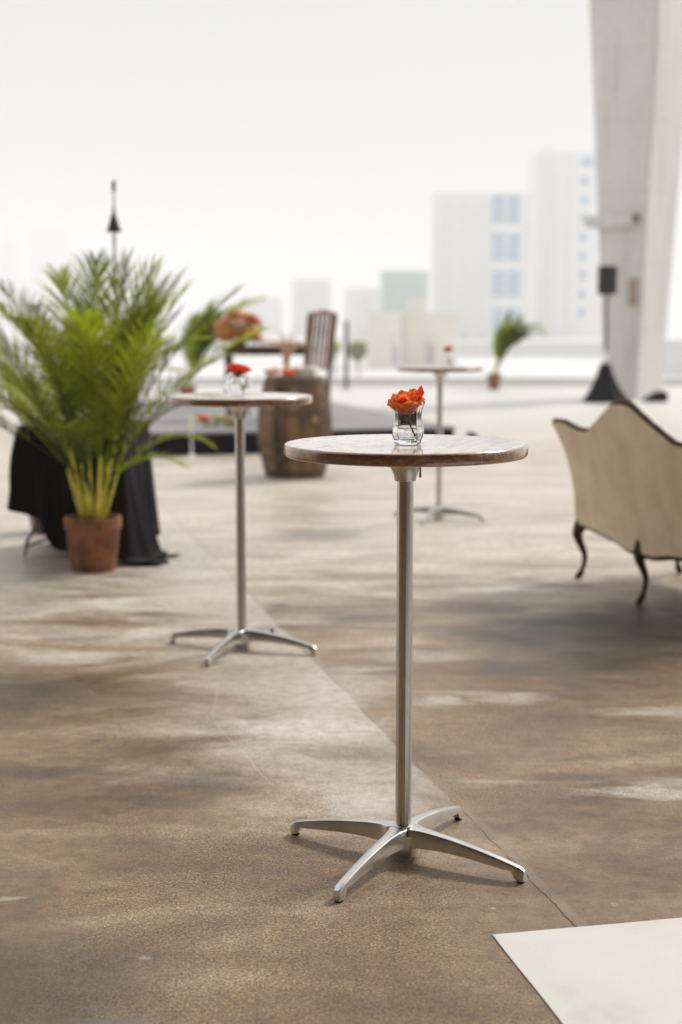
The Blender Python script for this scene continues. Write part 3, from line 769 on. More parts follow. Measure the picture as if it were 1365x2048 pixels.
# ------------------------------------------------------------------ potted palms
def frond_bm(L, lean, droop, seed, nl=34, wid=.20, thick=.011, base_h=.0, curl=1.):
    rnd = random.Random(seed); bm = bmesh.new(); pts = []
    N = 26; ang = math.pi/2-lean; p = Vector((0, 0, 0)); seg = L/N; side = rnd.uniform(-.25, .25)
    for i in range(N+1):
        pts.append(p.copy()); t = i/N
        a = ang-droop*(t**1.7)
        p = p+Vector((math.cos(a), side*.25*t, math.sin(a)))*seg
    tube(bm, pts, [.0052*(1-.8*i/N)+.0008 for i in range(N+1)], 6)
    s0 = .24
    for q in range(nl):
        t = s0+(1-s0)*(q+.5)/nl; f = t*N; i = min(N-1, int(f)); c = pts[i].lerp(pts[i+1], f-i)
        d = (pts[i+1]-pts[i]).normalized(); sv = d.cross(Vector((0, 0, 1))).normalized() if abs(d.z) < .98 else Vector((0, 1, 0)); upv = sv.cross(d).normalized()
        ll = wid*(math.sin(math.pi*(.14+.80*(t-s0)/(1-s0)))**.7)*rnd.uniform(.85, 1.12)
        for sg in (-1, 1):
            fa = lerp(1.05, .38, (t-s0)/(1-s0))+rnd.uniform(-.14, .14)      # angle from rachis
            v_up = rnd.uniform(.20, .62)
            dr = (d*math.cos(fa)+sv*sg*math.sin(fa)*math.cos(v_up)+upv*math.sin(fa)*math.sin(v_up)).normalized()
            P = []; M_ = 5; pos = c.copy()
            wv = dr.cross(upv).normalized(); tw = rnd.uniform(-.4, .4); wv = (wv*math.cos(tw)+upv*math.sin(tw))
            for m_ in range(M_+1):
                u_ = m_/M_; w_ = thick*(math.sin(math.pi*(.16+.84*u_)**.8)+.05)*.5 if m_ < M_ else .0004
                P.append([pos-wv*w_, pos+wv*w_])
                dd = (dr+Vector((0, 0, -1))*curl*.55*u_**1.5).normalized(); pos = pos+dd*(ll/M_)
            grid(bm, P)
    return bm
def make_palm(label, loc, spec, mat, pot=(.16, .12, .30), group='potted areca palms', cane_h=.42, seed=1, rimc=True, spread=.07, azr=None, wid=.22, nl=34, canes=9, fat=1., bend=0.):
    root = thing('potted_palm', label, 'potted plant', loc, 0, group); rnd = random.Random(seed)
    rt, rb, h = pot
    bm = bmesh.new()
    lathe(bm, [(rb, 0), (rb+.004, .006), (lerp(rb, rt, .75), h*.76), (rt-.006, h*.78), (rt-.001, h*.80), (rt, h*.985), (rt-.004, h), (rt-.016, h), (rt-.018, h*.9), (rb*.8, h*.88)], 48, cap0=True, cap1=True)
    obj('pot', bm, M['terracotta'], root, True, 35)
    bm = bmesh.new(); lathe(bm, [(rt-.019, h*.90), (rt*.5, h*.93), (.001, h*.94)], 32, cap0=True); obj('soil', bm, M['soil'], root, True)
    cs = []
    for q in range(canes):
        a = q*2.4; r = spread*math.sqrt((q+.4)/canes)*rt/.16; b0 = Vector((r*math.cos(a), r*math.sin(a), h*.9))
        ln = .10+.12*r/spread; hh = cane_h*rnd.uniform(.75, 1.15)
        b1 = b0+Vector((math.cos(a)*ln*hh*(1.5 if not bend else .4)+bend*hh, math.sin(a)*ln*hh*(1.5 if not bend else .4), hh)); cs.append((b0, b1, a))
        bm = bmesh.new(); k_ = rt/.16
        tube(bm, [b0.lerp(b1, t/8) for t in range(9)], [(.0125-.005*t/8)*k_*(1.12 if t % 3 == 0 else 1) for t in range(9)], 8)
        obj('cane', bm, M['cane'], root, True, 0)
    for q, (az, lean, L, droop) in enumerate(spec):
        # grow from the cane nearest in direction
        b = min(cs, key=lambda c_: abs(math.atan2(math.sin(c_[2]-az), math.cos(c_[2]-az)))+rnd.random()*1.5)
        st = b[0].lerp(b[1], rnd.uniform(.45, 1.0))
        o = obj('frond', frond_bm(L, lean, droop, seed*100+q, nl=nl, wid=wid*rnd.uniform(.8, 1.1)*L/1.0, thick=.0088*L*fat), mat, root)
        o.location = st; o.rotation_euler = (0, 0, az)
    return root
rp = random.Random(3); spec = []
for q in range(25):
    az = q*2.399+rp.uniform(-.3, .3); lean = rp.uniform(.05, .62) if q > 9 else rp.uniform(0, .22)
    L = rp.uniform(.72, 1.08); spec.append((az, lean, L, rp.uniform(.5, 1.5)))
spec += [(R(30*q_), .10+.035*q_, 1.15, .35+.05*q_) for q_ in range(-1, 9)]
spec += [(R(q_*14-30), .16+.05*(q_ % 3), 1.10, .50) for q_ in range(5)]
spec += [(R(8), .42, 1.36, .55), (R(-5), .62, 1.25, .55), (R(12), .2, 1.25, .5), (R(-12), .55, .7, 1.2), (R(-20), .85, .58, 1.3), (R(20), .8, .62, 1.5), (R(185), .7, 1.1, 1.0), (R(170), .45, 1.1, .8), (R(200), .9, 1.0, 1.1)]
make_palm('large bushy green palm in a terracotta pot, nearest of the palms', (-1.385, 7.86, 0), spec, M['palm'], seed=4, wid=.25, nl=38, cane_h=.40, canes=11)
rp = random.Random(8); spec = []
for q in range(16): spec.append((q*2.399, rp.uniform(.05, .7), rp.uniform(.8, 1.15), rp.uniform(.5, 1.4)))
spec += [(R(-10), .12, 1.3, .3), (R(10), .2, 1.25, .35), (R(185), .25, 1.25, .5)]
make_palm('palm at the left edge, standing behind the black draped table', (-1.93, 9.35, 0), spec, M['palm'], seed=6, wid=.23, nl=32, cane_h=.40)
# two slim palms far off that lean to the right
def lean_spec(seed, n, L0, L1):
    r_ = random.Random(seed); return [(R(r_.uniform(-25, 25)) if q % 6 else R(r_.uniform(-80, 80)), r_.uniform(.10, .48) if q % 6 else r_.uniform(.0, .2), r_.uniform(L0, L1), r_.uniform(.3, 1.1)) for q in range(n)]
make_palm('slim palm leaning right between large palm and flower covered table', (-2.62, 24.3, 0), lean_spec(2, 44, .85, 1.3)+[(R(5), .45, 1.75, .9), (R(-10), .38, 1.6, .8)], M['palm_far'], pot=(.15, .11, .32), seed=11, wid=.26, nl=30, cane_h=.30, spread=.03, canes=6, fat=3.2, bend=.3)
make_palm('slim palm leaning right in front of the white towers', (3.25, 30.3, 0), lean_spec(5, 44, .75, 1.15)+[(R(5), .40, 1.35, 1.3), (R(-8), .45, 1.3, 1.4)], M['palm_far'], pot=(.15, .11, .33), seed=12, wid=.26, nl=30, cane_h=.28, spread=.03, canes=6, fat=3.2, bend=.3)

# ------------------------------------------------------------------ black draped table
def make_draped():
    loc = Vector((-1.53, 8.50, 0)); rz = R(-6); hw, hd, H = .30, .32, .775
    root = thing('folding_table', 'small folding table hidden under a black cloth behind the large palm', 'table', loc, rz)
    bm = bmesh.new(); bx(bm, (0, 0, H-.02), (hw*2-.01, hd*2-.01, .03), bev=.006); obj('tabletop', bm, M['dark_metal'], root)
    for sx in (-1, 1):
        bm = bmesh.new(); pts = []
        for t in range(0, 9):
            a = math.pi*t/8; pts.append(Vector((sx*(hw-.06)+0.05*sx*0, -(hd-.08)*math.cos(a)*1.0, .02+.0*t)))
        x_ = sx*(hw-.05)
        P = [(x_+sx*.05, -hd+.03, .012), (x_+sx*.035, -hd+.035, .10), (x_+sx*.0, -hd+.06, .17), (x_-sx*.05, -hd+.08, .40), (x_-sx*.06, -hd+.09, H-.04)]
        tube(bm, P, .013, 10); tube(bm, [(a, -b, c) for a, b, c in P], .013, 10)
        tube(bm, [(x_+sx*.0, -hd+.06, .17), (x_, 0, .15), (x_, hd-.06, .17)], .010, 8)
        obj('leg', bm, M['grey_metal'], root, True, 40)
    bm = bmesh.new(); tube(bm, [(-hw-.02, -hd+.08, .06), (-hw+.3, .1, .16), (hw-.1, .25, .10)], .009, 8); obj('cross_brace', bm, M['grey_metal'], root, True)
    # cloth
    c = tag(bpy.data.objects.new('tmp', None), None) if False else None
    bm = bmesh.new(); NP = 160; prm = []
    per = [(-hw, -hd), (hw, -hd), (hw, hd), (-hw, hd)]
    for q in range(NP):
        f = q/NP*4; e = int(f); t = f-e; a = Vector(per[e]); b = Vector(per[(e+1) % 4]); p = a.lerp(b, t); prm.append(p)
    rows = []; NR = 18
    for j in range(NR+1):
        v = j/NR; row = []
        for q, p in enumerate(prm):
            th = math.atan2(p.y, p.x); nrm = Vector((math.copysign(abs(p.x/hw)**6, p.x), math.copysign(abs(p.y/hd)**6, p.y))).normalized()
            # hem: to the floor on the right, shorter on the left
            rightness = p.x/hw
            hem = curve([(-1, .30), (-.55, .21), (-.35, .06), (-.1, .05), (.3, .08), (.75, .045), (1, .004)], rightness) if p.y < hd*.5 else .06
            drop = (H-hem)*v; z = H+.004-drop
            corner = (abs(p.x/hw)*abs(p.y/hd))**3
            out_ = .010+.02*v+corner*.05*v+(.11*v**2.0 if rightness > .6 else 0)*(1.0 if p.y < 0 else 0)
            fold = .022*v*math.sin(q*.62+2*math.sin(q*.13))+.012*v*math.sin(q*1.31+1)
            if rightness < -.6: out_ += .02*math.sin(math.pi*min(1, v*1.3))
            pp = p+nrm*(out_+fold); row.append((pp.x, pp.y, max(z, .004)))
        rows.append(row)
    # pooled hem
    row = []
    for q, p in enumerate(prm):
        r_ = rows[-1][q]; k_ = max(0, p.x/hw-.55)/.45 if p.y < hd*.3 else 0
        row.append((r_[0]+.14*k_*(.6+.4*math.sin(q*.5)), r_[1]-.03*k_, max(.003, r_[2]+ (.010*math.sin(q)*k_)+.004*k_)))
    rows.append(row)
    V = grid(bm, [[*r_, r_[0]] for r_ in rows])
    cen = bm.verts.new((0, 0, H+.006))
    for q in range(NP): bm.faces.new((V[0][q], V[0][q+1], cen))
    bmesh.ops.remove_doubles(bm, verts=bm.verts, dist=1e-5)
    o = obj('tablecloth', bm, M['black_cloth'], None, True, 0)
    sm = o.modifiers.new('thick', 'SOLIDIFY'); sm.thickness = .003
    o.location = loc; o.rotation_euler = (0, 0, rz)
    tag(o, 'black cloth draped over a small table, one corner trailing on the floor', 'tablecloth')
make_draped()
# ------------------------------------------------------------------ garden torch
tl = Vector((-1.53, 9.75, 0)); tr_ = thing('garden_torch', 'tall slender torch with a dark metal snuffer cone rising behind the palm', 'torch', tl)
bm = bmesh.new(); tube(bm, [(0, 0, 0), (0, 0, 1.0), (0, 0, 1.99)], .010, 12); obj('pole', bm, M['grey_metal'], tr_, True, 40)
bm = bmesh.new(); lathe(bm, [(.013, 2.10), (.020, 2.08), (.034, 2.03), (.050, 1.985), (.050, 1.98), (.012, 1.985)], 32, cap0=True, cap1=True); obj('snuffer_cone', bm, simple('dark_bronze', (.035, .022, .020), .5, metal=.5), tr_, True, 30)
bm = bmesh.new(); tube(bm, [(0, 0, 2.10), (.003, 0, 2.16), (.004, 0, 2.21)], [.012, .005, .005], 10); obj('cone_neck', bm, M['dark_metal'], tr_, True)
bm = bmesh.new(); tube(bm, [(.004, 0, 2.205), (.004, 0, 2.25)], .007, 10); obj('tip', bm, M['grey_metal'], tr_, True)
bm = bmesh.new(); lathe(bm, [(.009, 2.245), (.012, 2.26), (.013, 2.31), (.009, 2.32)], 16, .004, 0, cap0=True, cap1=True); obj('wick_cap', bm, M['black'], tr_, True)

# ------------------------------------------------------------------ barrel and what stands on it
bl_ = Vector((-.415, 12.78, 0))
br = thing('wooden_barrel', 'weathered oak barrel with iron hoops standing on the floor in front of the stage', 'barrel', bl_)
BP = [(0, .262), (.1, .290), (.22, .315), (.36, .332), (.45, .335), (.54, .332), (.68, .315), (.80, .288), (.90, .262)]
def br_r(z): 
    for (a, u), (b, v) in zip(BP, BP[1:]):
        if z <= b: return lerp(u, v, (z-a)/(b-a))
    return BP[-1][1]
bm = bmesh.new()
def stv(a, z):
    n = 26; aa = (a*n/(2*math.pi)) % 1.0; return 1-.012*math.exp(-((min(aa, 1-aa))/.07)**2)
lathe(bm, [(.20, .02), (br_r(0)-.02, .02), (br_r(0)-.02, 0)]+[(br_r(.9*i/24), .9*i/24) for i in range(25)]+[(br_r(.9)-.022, .9), (br_r(.9)-.022, .872)], 208, f=stv, cap0=True); obj('staves', bm, M['staves'], br, True, 25)
bm = bmesh.new(); lathe(bm, [(br_r(.9)-.0225, .874), (.001, .874)], 64); obj('barrel_head', bm, M['barrel'], br)
for z0, hh in ((.03, .045), (.17, .035), (.30, .03), (.57, .03), (.70, .035), (.825, .045)):
    bm = bmesh.new(); lathe(bm, [(br_r(z0)+.001, z0), (br_r(z0)+.004, z0+.001), (br_r(z0+hh)+.004, z0+hh-.001), (br_r(z0+hh)+.001, z0+hh)], 96); obj('hoop', bm, M['hoop'], br, True, 40)
bm = bmesh.new(); p = Vector((.18, -.335+.055, .53)); r1 = bmesh.ops.create_uvsphere(bm, u_segments=16, v_segments=10, radius=.032); bmesh.ops.scale(bm, vec=(1, .4, 1), verts=r1['verts']); bmesh.ops.translate(bm, vec=p, verts=r1['verts'])
obj('bung', bm, simple('bung_wood', (.42, .24, .10), .6), br, True, 0)
zt = .9
# blooms helper for bouquets
def bouquet(name, label, cat, loc, items, leaves, lsz=.10, vase=None, group=None):
    root = thing(name, label, cat, loc, 0, group)
    for q, (x, y, z, s_, m_) in enumerate(items):
        o = obj('bloom', rose_bm(s_, s_*1.1, 20+q, layers=((.25, 3, .95), (.55, 5, .97), (.9, 6, .8))), M[m_], root, True, 0)
        o.location = (x, y, z); o.rotation_euler = (random.uniform(-.5, .5), random.uniform(-.5, .5), random.uniform(0, 6))
        o['label'] = {'rose_orange': 'orange bloom', 'rose_redorange': 'red orange bloom', 'bloom_peach': 'peach bloom', 'bloom_yellow': 'yellow bloom', 'bloom_rust': 'rust red bloom', 'bloom_cream': 'cream bloom'}[m_]
    bm = bmesh.new(); rnd = random.Random(len(items))
    for q in range(leaves):
        x, y, z, s_, m_ = items[q % len(items)]
        a = rnd.uniform(0, 6.28); el = rnd.uniform(-.3, .9); d = Vector((math.cos(a)*math.cos(el), math.sin(a)*math.cos(el), math.sin(el)))
        s = d.cross(Vector((0, 0, 1))).normalized(); c = Vector((x, y, z-.01)); P = []
        L = lsz*rnd.uniform(.6, 1.3)
        for i in range(6):
            t = i/5; P.append([c+d*L*t-s*L*.2*math.sin(math.pi*min(.98, t+.04))+Vector((0, 0, -.02*t*t)), c+d*L*t+s*L*.2*math.sin(math.pi*min(.98, t+.04))+Vector((0, 0, -.02*t*t))])
        grid(bm, P)
    obj('foliage', bm, M['foliage'], root)
    if vase:
        bm = bmesh.new(); lathe(bm, vase[0], 32, cap0=True, cap1=True); obj('bowl', bm, vase[1], root, True, 40)
    return root
bouquet('flower_garland', 'short row of orange blooms lying on the left of the barrel top', 'flowers', bl_+Vector((-.09, -.04, zt)),
        [(-.14, -.05, .02, .042, 'rose_redorange'), (-.06, -.10, .02, .040, 'bloom_peach'), (.02, -.08, .02, .045, 'rose_orange'), (.08, -.10, .02, .04, 'rose_orange'), (-.08, .02, .03, .04, 'rose_redorange'), (.02, .03, .03, .045, 'bloom_yellow')], 14, .08)
gv = thing('flared_vase', 'tall blush pink fluted glass vase standing on the barrel', 'vase', bl_+Vector((-.075, .06, .875)))
bm = bmesh.new(); lathe(bm, [(.045, 0), (.05, .006), (.03, .02), (.022, .06), (.022, .12), (.03, .19), (.045, .26), (.065, .32), (.062, .318), (.042, .26), (.027, .19), (.018, .12), (.018, .04)], 48, f=lambda a, z: 1+.05*math.sin(a*12), cap0=True, cap1=True)
obj('glass', bm, M['blush_glass'], gv, True, 40)
bm = bmesh.new(); rnd = random.Random(5)
for q in range(26):
    a = rnd.uniform(0, 6.28); r_ = rnd.uniform(.02, .12); h_ = rnd.uniform(.30, .46)
    P = [Vector((0, 0, .1)), Vector((math.cos(a)*r_*.4, math.sin(a)*r_*.4, h_*.7)), Vector((math.cos(a)*r_, math.sin(a)*r_, h_))]
    tube(bm, [P[0], P[0].lerp(P[1], .5), P[1], P[2]], [.002, .002, .006, .002], 5)
obj('dried_grass', bm, simple('blush_grass', (.70, .50, .40), .8, var=.1), gv)
lc = thing('folded_linen', 'folded cream linen stacked on the right of the barrel top', 'cloth', bl_+Vector((.085, -.02, .874)), R(-12))
for q in range(4):
    bm = bmesh.new(); bx(bm, (.004*(q % 2), .003*q, .014+.0285*q), (.24-.006*q, .20, .026), bev=.010); obj('folded_layer', bm, M['cream'], lc, True, 40)

# ------------------------------------------------------------------ stage
def make_stage():
    root = thing('stage_platform', 'low stage with grey deck and black skirt behind the barrel', 'stage')
    a = Vector((-1.95, 14.75, 0)); b = Vector((1.26, 15.6, 0)); dv = Vector((-.26, .965, 0))*6.3
    u = (b-a).normalized()
    q4 = [a, b, b+dv, a+dv]
    bm = bmesh.new(); lo = [bm.verts.new((p.x, p.y, .222)) for p in q4]; hi = [bm.verts.new((p.x, p.y, .25)) for p in q4]
    for i in range(4): bm.faces.new((lo[i], lo[(i+1) % 4], hi[(i+1) % 4], hi[i]))
    bm.faces.new(hi); bm.faces.new(lo[::-1]); bmesh.ops.bevel(bm, geom=bm.edges[:], offset=.004, segments=1, affect='EDGES')
    obj('deck', bm, M['stage_top'], root)
    cen = sum(q4, Vector())/4; q5 = [cen+(p-cen)*.992 for p in q4]
    bm = bmesh.new(); ring = []
    for e in range(4):
        p, r_ = q5[e], q5[(e+1) % 4]; n_ = 60; nn = Vector(((r_-p).y, -(r_-p).x, 0)).normalized()
        for i in range(n_): ring.append(p.lerp(r_, i/n_)+nn*.008*math.sin(i*1.3))
    lo = [bm.verts.new((p.x, p.y, .004)) for p in ring]; hi = [bm.verts.new((p.x, p.y, .2215)) for p in ring]
    for i in range(len(ring)): bm.faces.new((lo[i], lo[(i+1) % len(ring)], hi[(i+1) % len(ring)], hi[i]))
    obj('skirt', bm, M['black_cloth'], root, True, 60)
make_stage()
bm = bmesh.new(); bx(bm, (0, 0, .09), (.10, .16, .16), bev=.012); bx(bm, (0, 0, .18), (.05, .11, .03), bev=.006); bx(bm, (.0, -.082, .09), (.06, .01, .08), bev=.002)
o = obj('cable_box', bm, M['black']); o.location = (1.43, 15.55, .0); o.rotation_euler = (0, 0, .2); tag(o, 'small black box on the floor at the right corner of the stage', 'box')
cs_ = thing('candle_stand', 'slim white candle stand on the floor before the left of the stage', 'candle stand', (-1.555, 14.95-.2, 0))
bm = bmesh.new(); lathe(bm, [(.045, 0), (.047, .008), (.02, .02), (.010, .04), (.010, .26), (.028, .28), (.030, .30), (.012, .305)], 32, cap0=True, cap1=True); obj('holder', bm, M['white_paint'], cs_, True, 40)
bm = bmesh.new(); lathe(bm, [(.018, .3055), (.018, .40), (.015, .404), (.002, .400), (.0015, .412)], 24, cap0=True, cap1=True); obj('candle', bm, M['cream'], cs_, True, 40)
bouquet('stage_flowers', 'loose orange and yellow flowers lying on the stage front below the round wooden top', 'flowers', Vector((-1.32, 15.6, .25)),
        [(-.2, 0, .07, .06, 'rose_orange'), (-.14, -.05, .05, .05, 'rose_redorange'), (-.02, 0, .06, .045, 'bloom_yellow'), (.08, -.02, .05, .045, 'bloom_yellow'), (.16, 0, .05, .045, 'bloom_peach'), (.24, -.02, .05, .04, 'rose_orange')], 40, .14)

# head table, flowers and chair on the stage
def make_head():
    root = thing('head_table', 'dark wooden table with flowers on it standing up on the stage', 'table', (-.865, 17.0, .25), R(0)); H = .865
    bm = bmesh.new(); bx(bm, (0, 0, H-.02), (1.06, .62, .035), bev=.01); obj('tabletop', bm, M['table_wood'], root)
    bm = bmesh.new()
    for sy in (-1, 1): bx(bm, (0, sy*.27, H-.075), (.92, .025, .07), bev=.004)
    for sx in (-1, 1): bx(bm, (sx*.47, 0, H-.075), (.025, .5, .07), bev=.004)
    obj('apron', bm, M['table_wood'], root)
    for sx in (-1, 1):
        for sy in (-1, 1):
            bm = bmesh.new(); lathe(bm, [(.014, 0), (.02, .03), (.016, .10), (.026, .35), (.030, .55), (.018, .62), (.032, .66), (.032, .79)], 16, sx*.47, sy*.27, cap0=True, cap1=True); obj('leg', bm, M['table_wood'], root, True, 40)
    return root
make_head()
it = []; rnd = random.Random(2)
for q in range(46):
    a = q*2.4; f_ = math.sqrt((q+.5)/46); r_ = .25*f_; h_ = .06+.24*math.sqrt(max(0, 1-f_*f_))+rnd.uniform(-.02, .02)
    it.append((math.cos(a)*r_, math.sin(a)*r_*.8, h_, rnd.uniform(.065, .09), ['bloom_peach', 'bloom_cream', 'bloom_yellow', 'bloom_peach', 'rose_orange', 'bloom_peach', 'bloom_cream', 'bloom_rust', 'bloom_yellow', 'bloom_peach', 'rose_orange'][q % 11]))
for q in range(7): it.append((-.15+.05*q, -.20, .10+.05*(q % 2), .07, ['bloom_peach', 'bloom_yellow', 'rose_orange', 'bloom_cream'][q % 4]))
for q in range(12): it.append((.22*math.cos(q*.52), .17*math.sin(q*.52), .045+.02*(q % 2), .06, ['bloom_yellow', 'bloom_peach', 'rose_orange'][q % 3]))
it += [(.30+.07*q, -.1+.03*(q % 2), .02, .04, 'bloom_peach') for q in range(4)]
bouquet('flower_arrangement', 'large mixed bouquet of peach, orange, rust and yellow blooms on the stage table', 'flowers', Vector((-1.20, 16.95, 1.1155)), it, 110, .12, ([(.05, 0), (.07, .01), (.09, .05), (.09, .055), (.02, .05)], M['table_wood']))
bouquet('table_flowers', 'small low cluster of pink peach blooms at the right of the stage table', 'flowers', Vector((-.56, 16.85, 1.1155)), [(-.1, 0, .01, .035, 'bloom_peach'), (-.03, .02, .015, .035, 'bloom_peach'), (.05, 0, .01, .035, 'bloom_rust'), (.11, .02, .01, .03, 'bloom_peach')], 10, .06)
def make_chair():
    root = thing('high_back_chair', 'tall chair with brown slatted back at the right of the stage table', 'chair', (-.44, 16.35, .25), R(52))
    # chair faces -X in its own frame after the turn
    bm = bmesh.new(); bx(bm, (0, 0, .45), (.46, .46, .045), bev=.012); obj('seat', bm, M['chair_wood'], root)
    bm = bmesh.new()
    for sx in (-1, 1): tube(bm, [(sx*.21, -.21, .0), (sx*.21, -.21, .46), (sx*.22, -.24, .8), (sx*.235, -.30, 1.235)], .026, 10)
    tube(bm, [(-.235, -.30, 1.225), (0, -.31, 1.262), (.235, -.30, 1.225)], .022, 10); tube(bm, [(-.215, -.225, .62), (.215, -.225, .62)], .016, 8)
    obj('back_frame', bm, M['chair_wood'], root, True, 50)
    bm = bmesh.new()
    for q in range(5):
        x = -.16+.32*q/4
        for (z0_, z1_, y0_, y1_) in ((.62, .85, -.226, -.25), (.85, 1.24, -.25, -.303)):
            bx(bm, (0, 0, 0), (.042, .014, math.hypot(z1_-z0_, y1_-y0_)+.012), M=Matrix.Translation((x*(1.03 if z0_ > .8 else 1), (y0_+y1_)/2, (z0_+z1_)/2)) @ Matrix.Rotation(math.atan2(-(y1_-y0_), z1_-z0_), 4, 'X'))
    obj('slats', bm, M['chair_wood'], root, True, 50)
    for sx in (-1, 1):
        bm = bmesh.new(); tube(bm, [(sx*.2, .2, 0), (sx*.2, .2, .44)], [.014, .02], 10); obj('leg', bm, M['chair_wood'], root, True)
    bm = bmesh.new()
    for sx in (-1, 1): tube(bm, [(sx*.2, .2, .18), (sx*.21, -.21, .18)], .011, 8)
    obj('stretcher', bm, M['chair_wood'], root, True)
make_chair()

# ------------------------------------------------------------------ far deck: post, loudspeaker, floor monitor
po = thing('metal_post', 'thin dark upright post alone at the far edge of the deck right of the chair', 'post', (.115, 30.6, 0))
bm = bmesh.new(); tube(bm, [(0, 0, 0), (0, 0, .7), (0, 0, 1.41)], .042, 14); obj('shaft', bm, M['dark_metal'], po, True, 40)
bm = bmesh.new(); bx(bm, (0, 0, .008), (.20, .20, .016), bev=.004); obj('base_plate', bm, M['dark_metal'], po)
bm = bmesh.new(); lathe(bm, [(.048, 1.40), (.05, 1.415), (.035, 1.44), (.002, 1.445)], 16, cap0=True, cap1=True); obj('cap', bm, M['dark_metal'], po, True)
sb = Vector((4.66, 25.2, 0))
st_ = thing('speaker_stand', 'speaker stand wrapped in a flared black cloth skirt beside the pylon', 'speaker stand', sb)
bm = bmesh.new(); rows = []
for j in range(21):
    t = j/20; z = .68*(1-t); r0 = .09+.16*t+.17*t**2
    rows.append([(r0*(1+.10*t*math.cos(3*a_+.4)+.05*t*math.sin(9*a_))*math.cos(a_), r0*(1+.10*t*math.cos(3*a_+.4)+.05*t*math.sin(9*a_))*math.sin(a_), max(z, .003)) for a_ in [2*math.pi*q/72 for q in range(73)]])
grid(bm, rows); bmesh.ops.remove_doubles(bm, verts=bm.verts, dist=1e-5); obj('skirt', bm, M['black_cloth'], st_, True, 0)
bm = bmesh.new(); tube(bm, [(0, 0, .6), (.0, 0, 1.2), (0, 0, 1.88)], .020, 12); obj('pole', bm, M['dark_metal'], st_, True, 40)
bm = bmesh.new(); lathe(bm, [(.04, .68), (.045, .69), (.04, .86), (.03, .88), (.02, .885)], 20, cap0=True, cap1=True); obj('collar', bm, M['white_paint'], st_, True, 40)
for q in range(3):
    a = 2*math.pi*q/3+.4; bm = bmesh.new(); tube(bm, [(.02*math.cos(a), .02*math.sin(a), .55), (.30*math.cos(a), .30*math.sin(a), .015)], .014, 8); obj('leg', bm, M['dark_metal'], st_, True)
lsp = thing('loudspeaker', 'black box loudspeaker up on the stand before the pylon', 'loudspeaker', sb+Vector((0, 0, 1.88)), R(10))
bm = bmesh.new(); bx(bm, (0, 0, .25), (.27, .26, .49), bev=.015); obj('cabinet', bm, M['black'], lsp, True, 40)
bm = bmesh.new(); bx(bm, (0, -.134, .25), (.24, .012, .45), bev=.004); obj('grille', bm, M['dark_metal'], lsp)
bm = bmesh.new(); tube(bm, [(0, 0, .004), (0, 0, -.05)], .028, 12); obj('pole_socket', bm, M['black'], lsp, True)
bm = bmesh.new()
pr_ = [(-.24, .0), (.17, .0), (.17, .17), (.10, .19), (-.02, .16)]
A_ = [bm.verts.new((x, -.17, z+.004)) for x, z in pr_]; B_ = [bm.verts.new((x, .17, z+.004)) for x, z in pr_]
for i in range(5): bm.faces.new((A_[i], A_[(i+1) % 5], B_[(i+1) % 5], B_[i]))
bm.faces.new(A_); bm.faces.new(B_[::-1]); bmesh.ops.bevel(bm, geom=bm.edges[:], offset=.012, segments=2, affect='EDGES')
fm = thing('floor_monitor', 'low black wedge shaped box on the floor at the foot of the pylon', 'monitor speaker', (5.62, 25.4, 0), 0)
obj('cabinet', bm, M['black'], fm)
bm = bmesh.new(); bx(bm, (-.13, 0, .094), (.26, .29, .008), M=Matrix.Translation((-.13, 0, .094)) @ Matrix.Rotation(-.62, 4, 'Y') @ Matrix.Translation((.13, 0, -.094))); obj('grille', bm, M['dark_metal'], fm)

# ------------------------------------------------------------------ shrubs beyond the parapet
def shrub(label, x, Y, w_, h_, seed, z0=-6, leaf=.16, n=420):
    rnd = random.Random(seed); root = thing('shrub_tree', label, 'tree', (x, Y, z0), 0, 'green trees beyond the parapet')
    Ht = h_-z0; bm = bmesh.new()
    tube(bm, [(0, 0, 0), (.1, 0, Ht*.5), (0, .1, Ht*.8)], [.16, .11, .05], 8)
    for q in range(5):
        a = q*1.3; tube(bm, [(.08, 0, Ht*.55), (math.cos(a)*w_*.3, math.sin(a)*w_*.3, Ht*.8)], [.06, .02], 6)
    obj('trunk', bm, simple('bark', (.12, .09, .07), .9), root, True)
    bm = bmesh.new()
    for q in range(n):
        a = rnd.uniform(0, 6.28); v = rnd.uniform(-1, 1); r_ = rnd.random()**.4
        c = Vector((math.cos(a)*math.sqrt(1-v*v)*w_*.5*r_, math.sin(a)*math.sqrt(1-v*v)*w_*.5*r_, Ht-w_*.55+v*r_*w_*.5)); c += .3*w_*.3*Vector((mnoise.noise(c*.9), mnoise.noise(c*.9+Vector((7, 0, 0))), mnoise.noise(c)))
        for l_ in range(4):
            d = Vector((rnd.uniform(-1, 1), rnd.uniform(-1, 1), rnd.uniform(-1, 1))).normalized(); s = d.cross(Vector((.3, .5, .8))).normalized()
            k_ = leaf*rnd.uniform(.7, 1.4); c2 = c+d*leaf
            bm.faces.new([bm.verts.new(p) for p in (c2-d*k_, c2+s*k_*.4, c2+d*k_, c2-s*k_*.4)])
    obj('crown', bm, M['shrub'], root)
for q, (x_, y0, wpx, Y_) in enumerate(((668, 684, 20, 160), (716, 681, 32, 165))):
    p = world_at(x_, y0, Y_); shrub(('pale green tree just left of the thin dark post', 'pale green tree just right of the thin dark post')[q], p.x, Y_, wpx/FPX*Y_*1.15, p.z, q, leaf=.22)

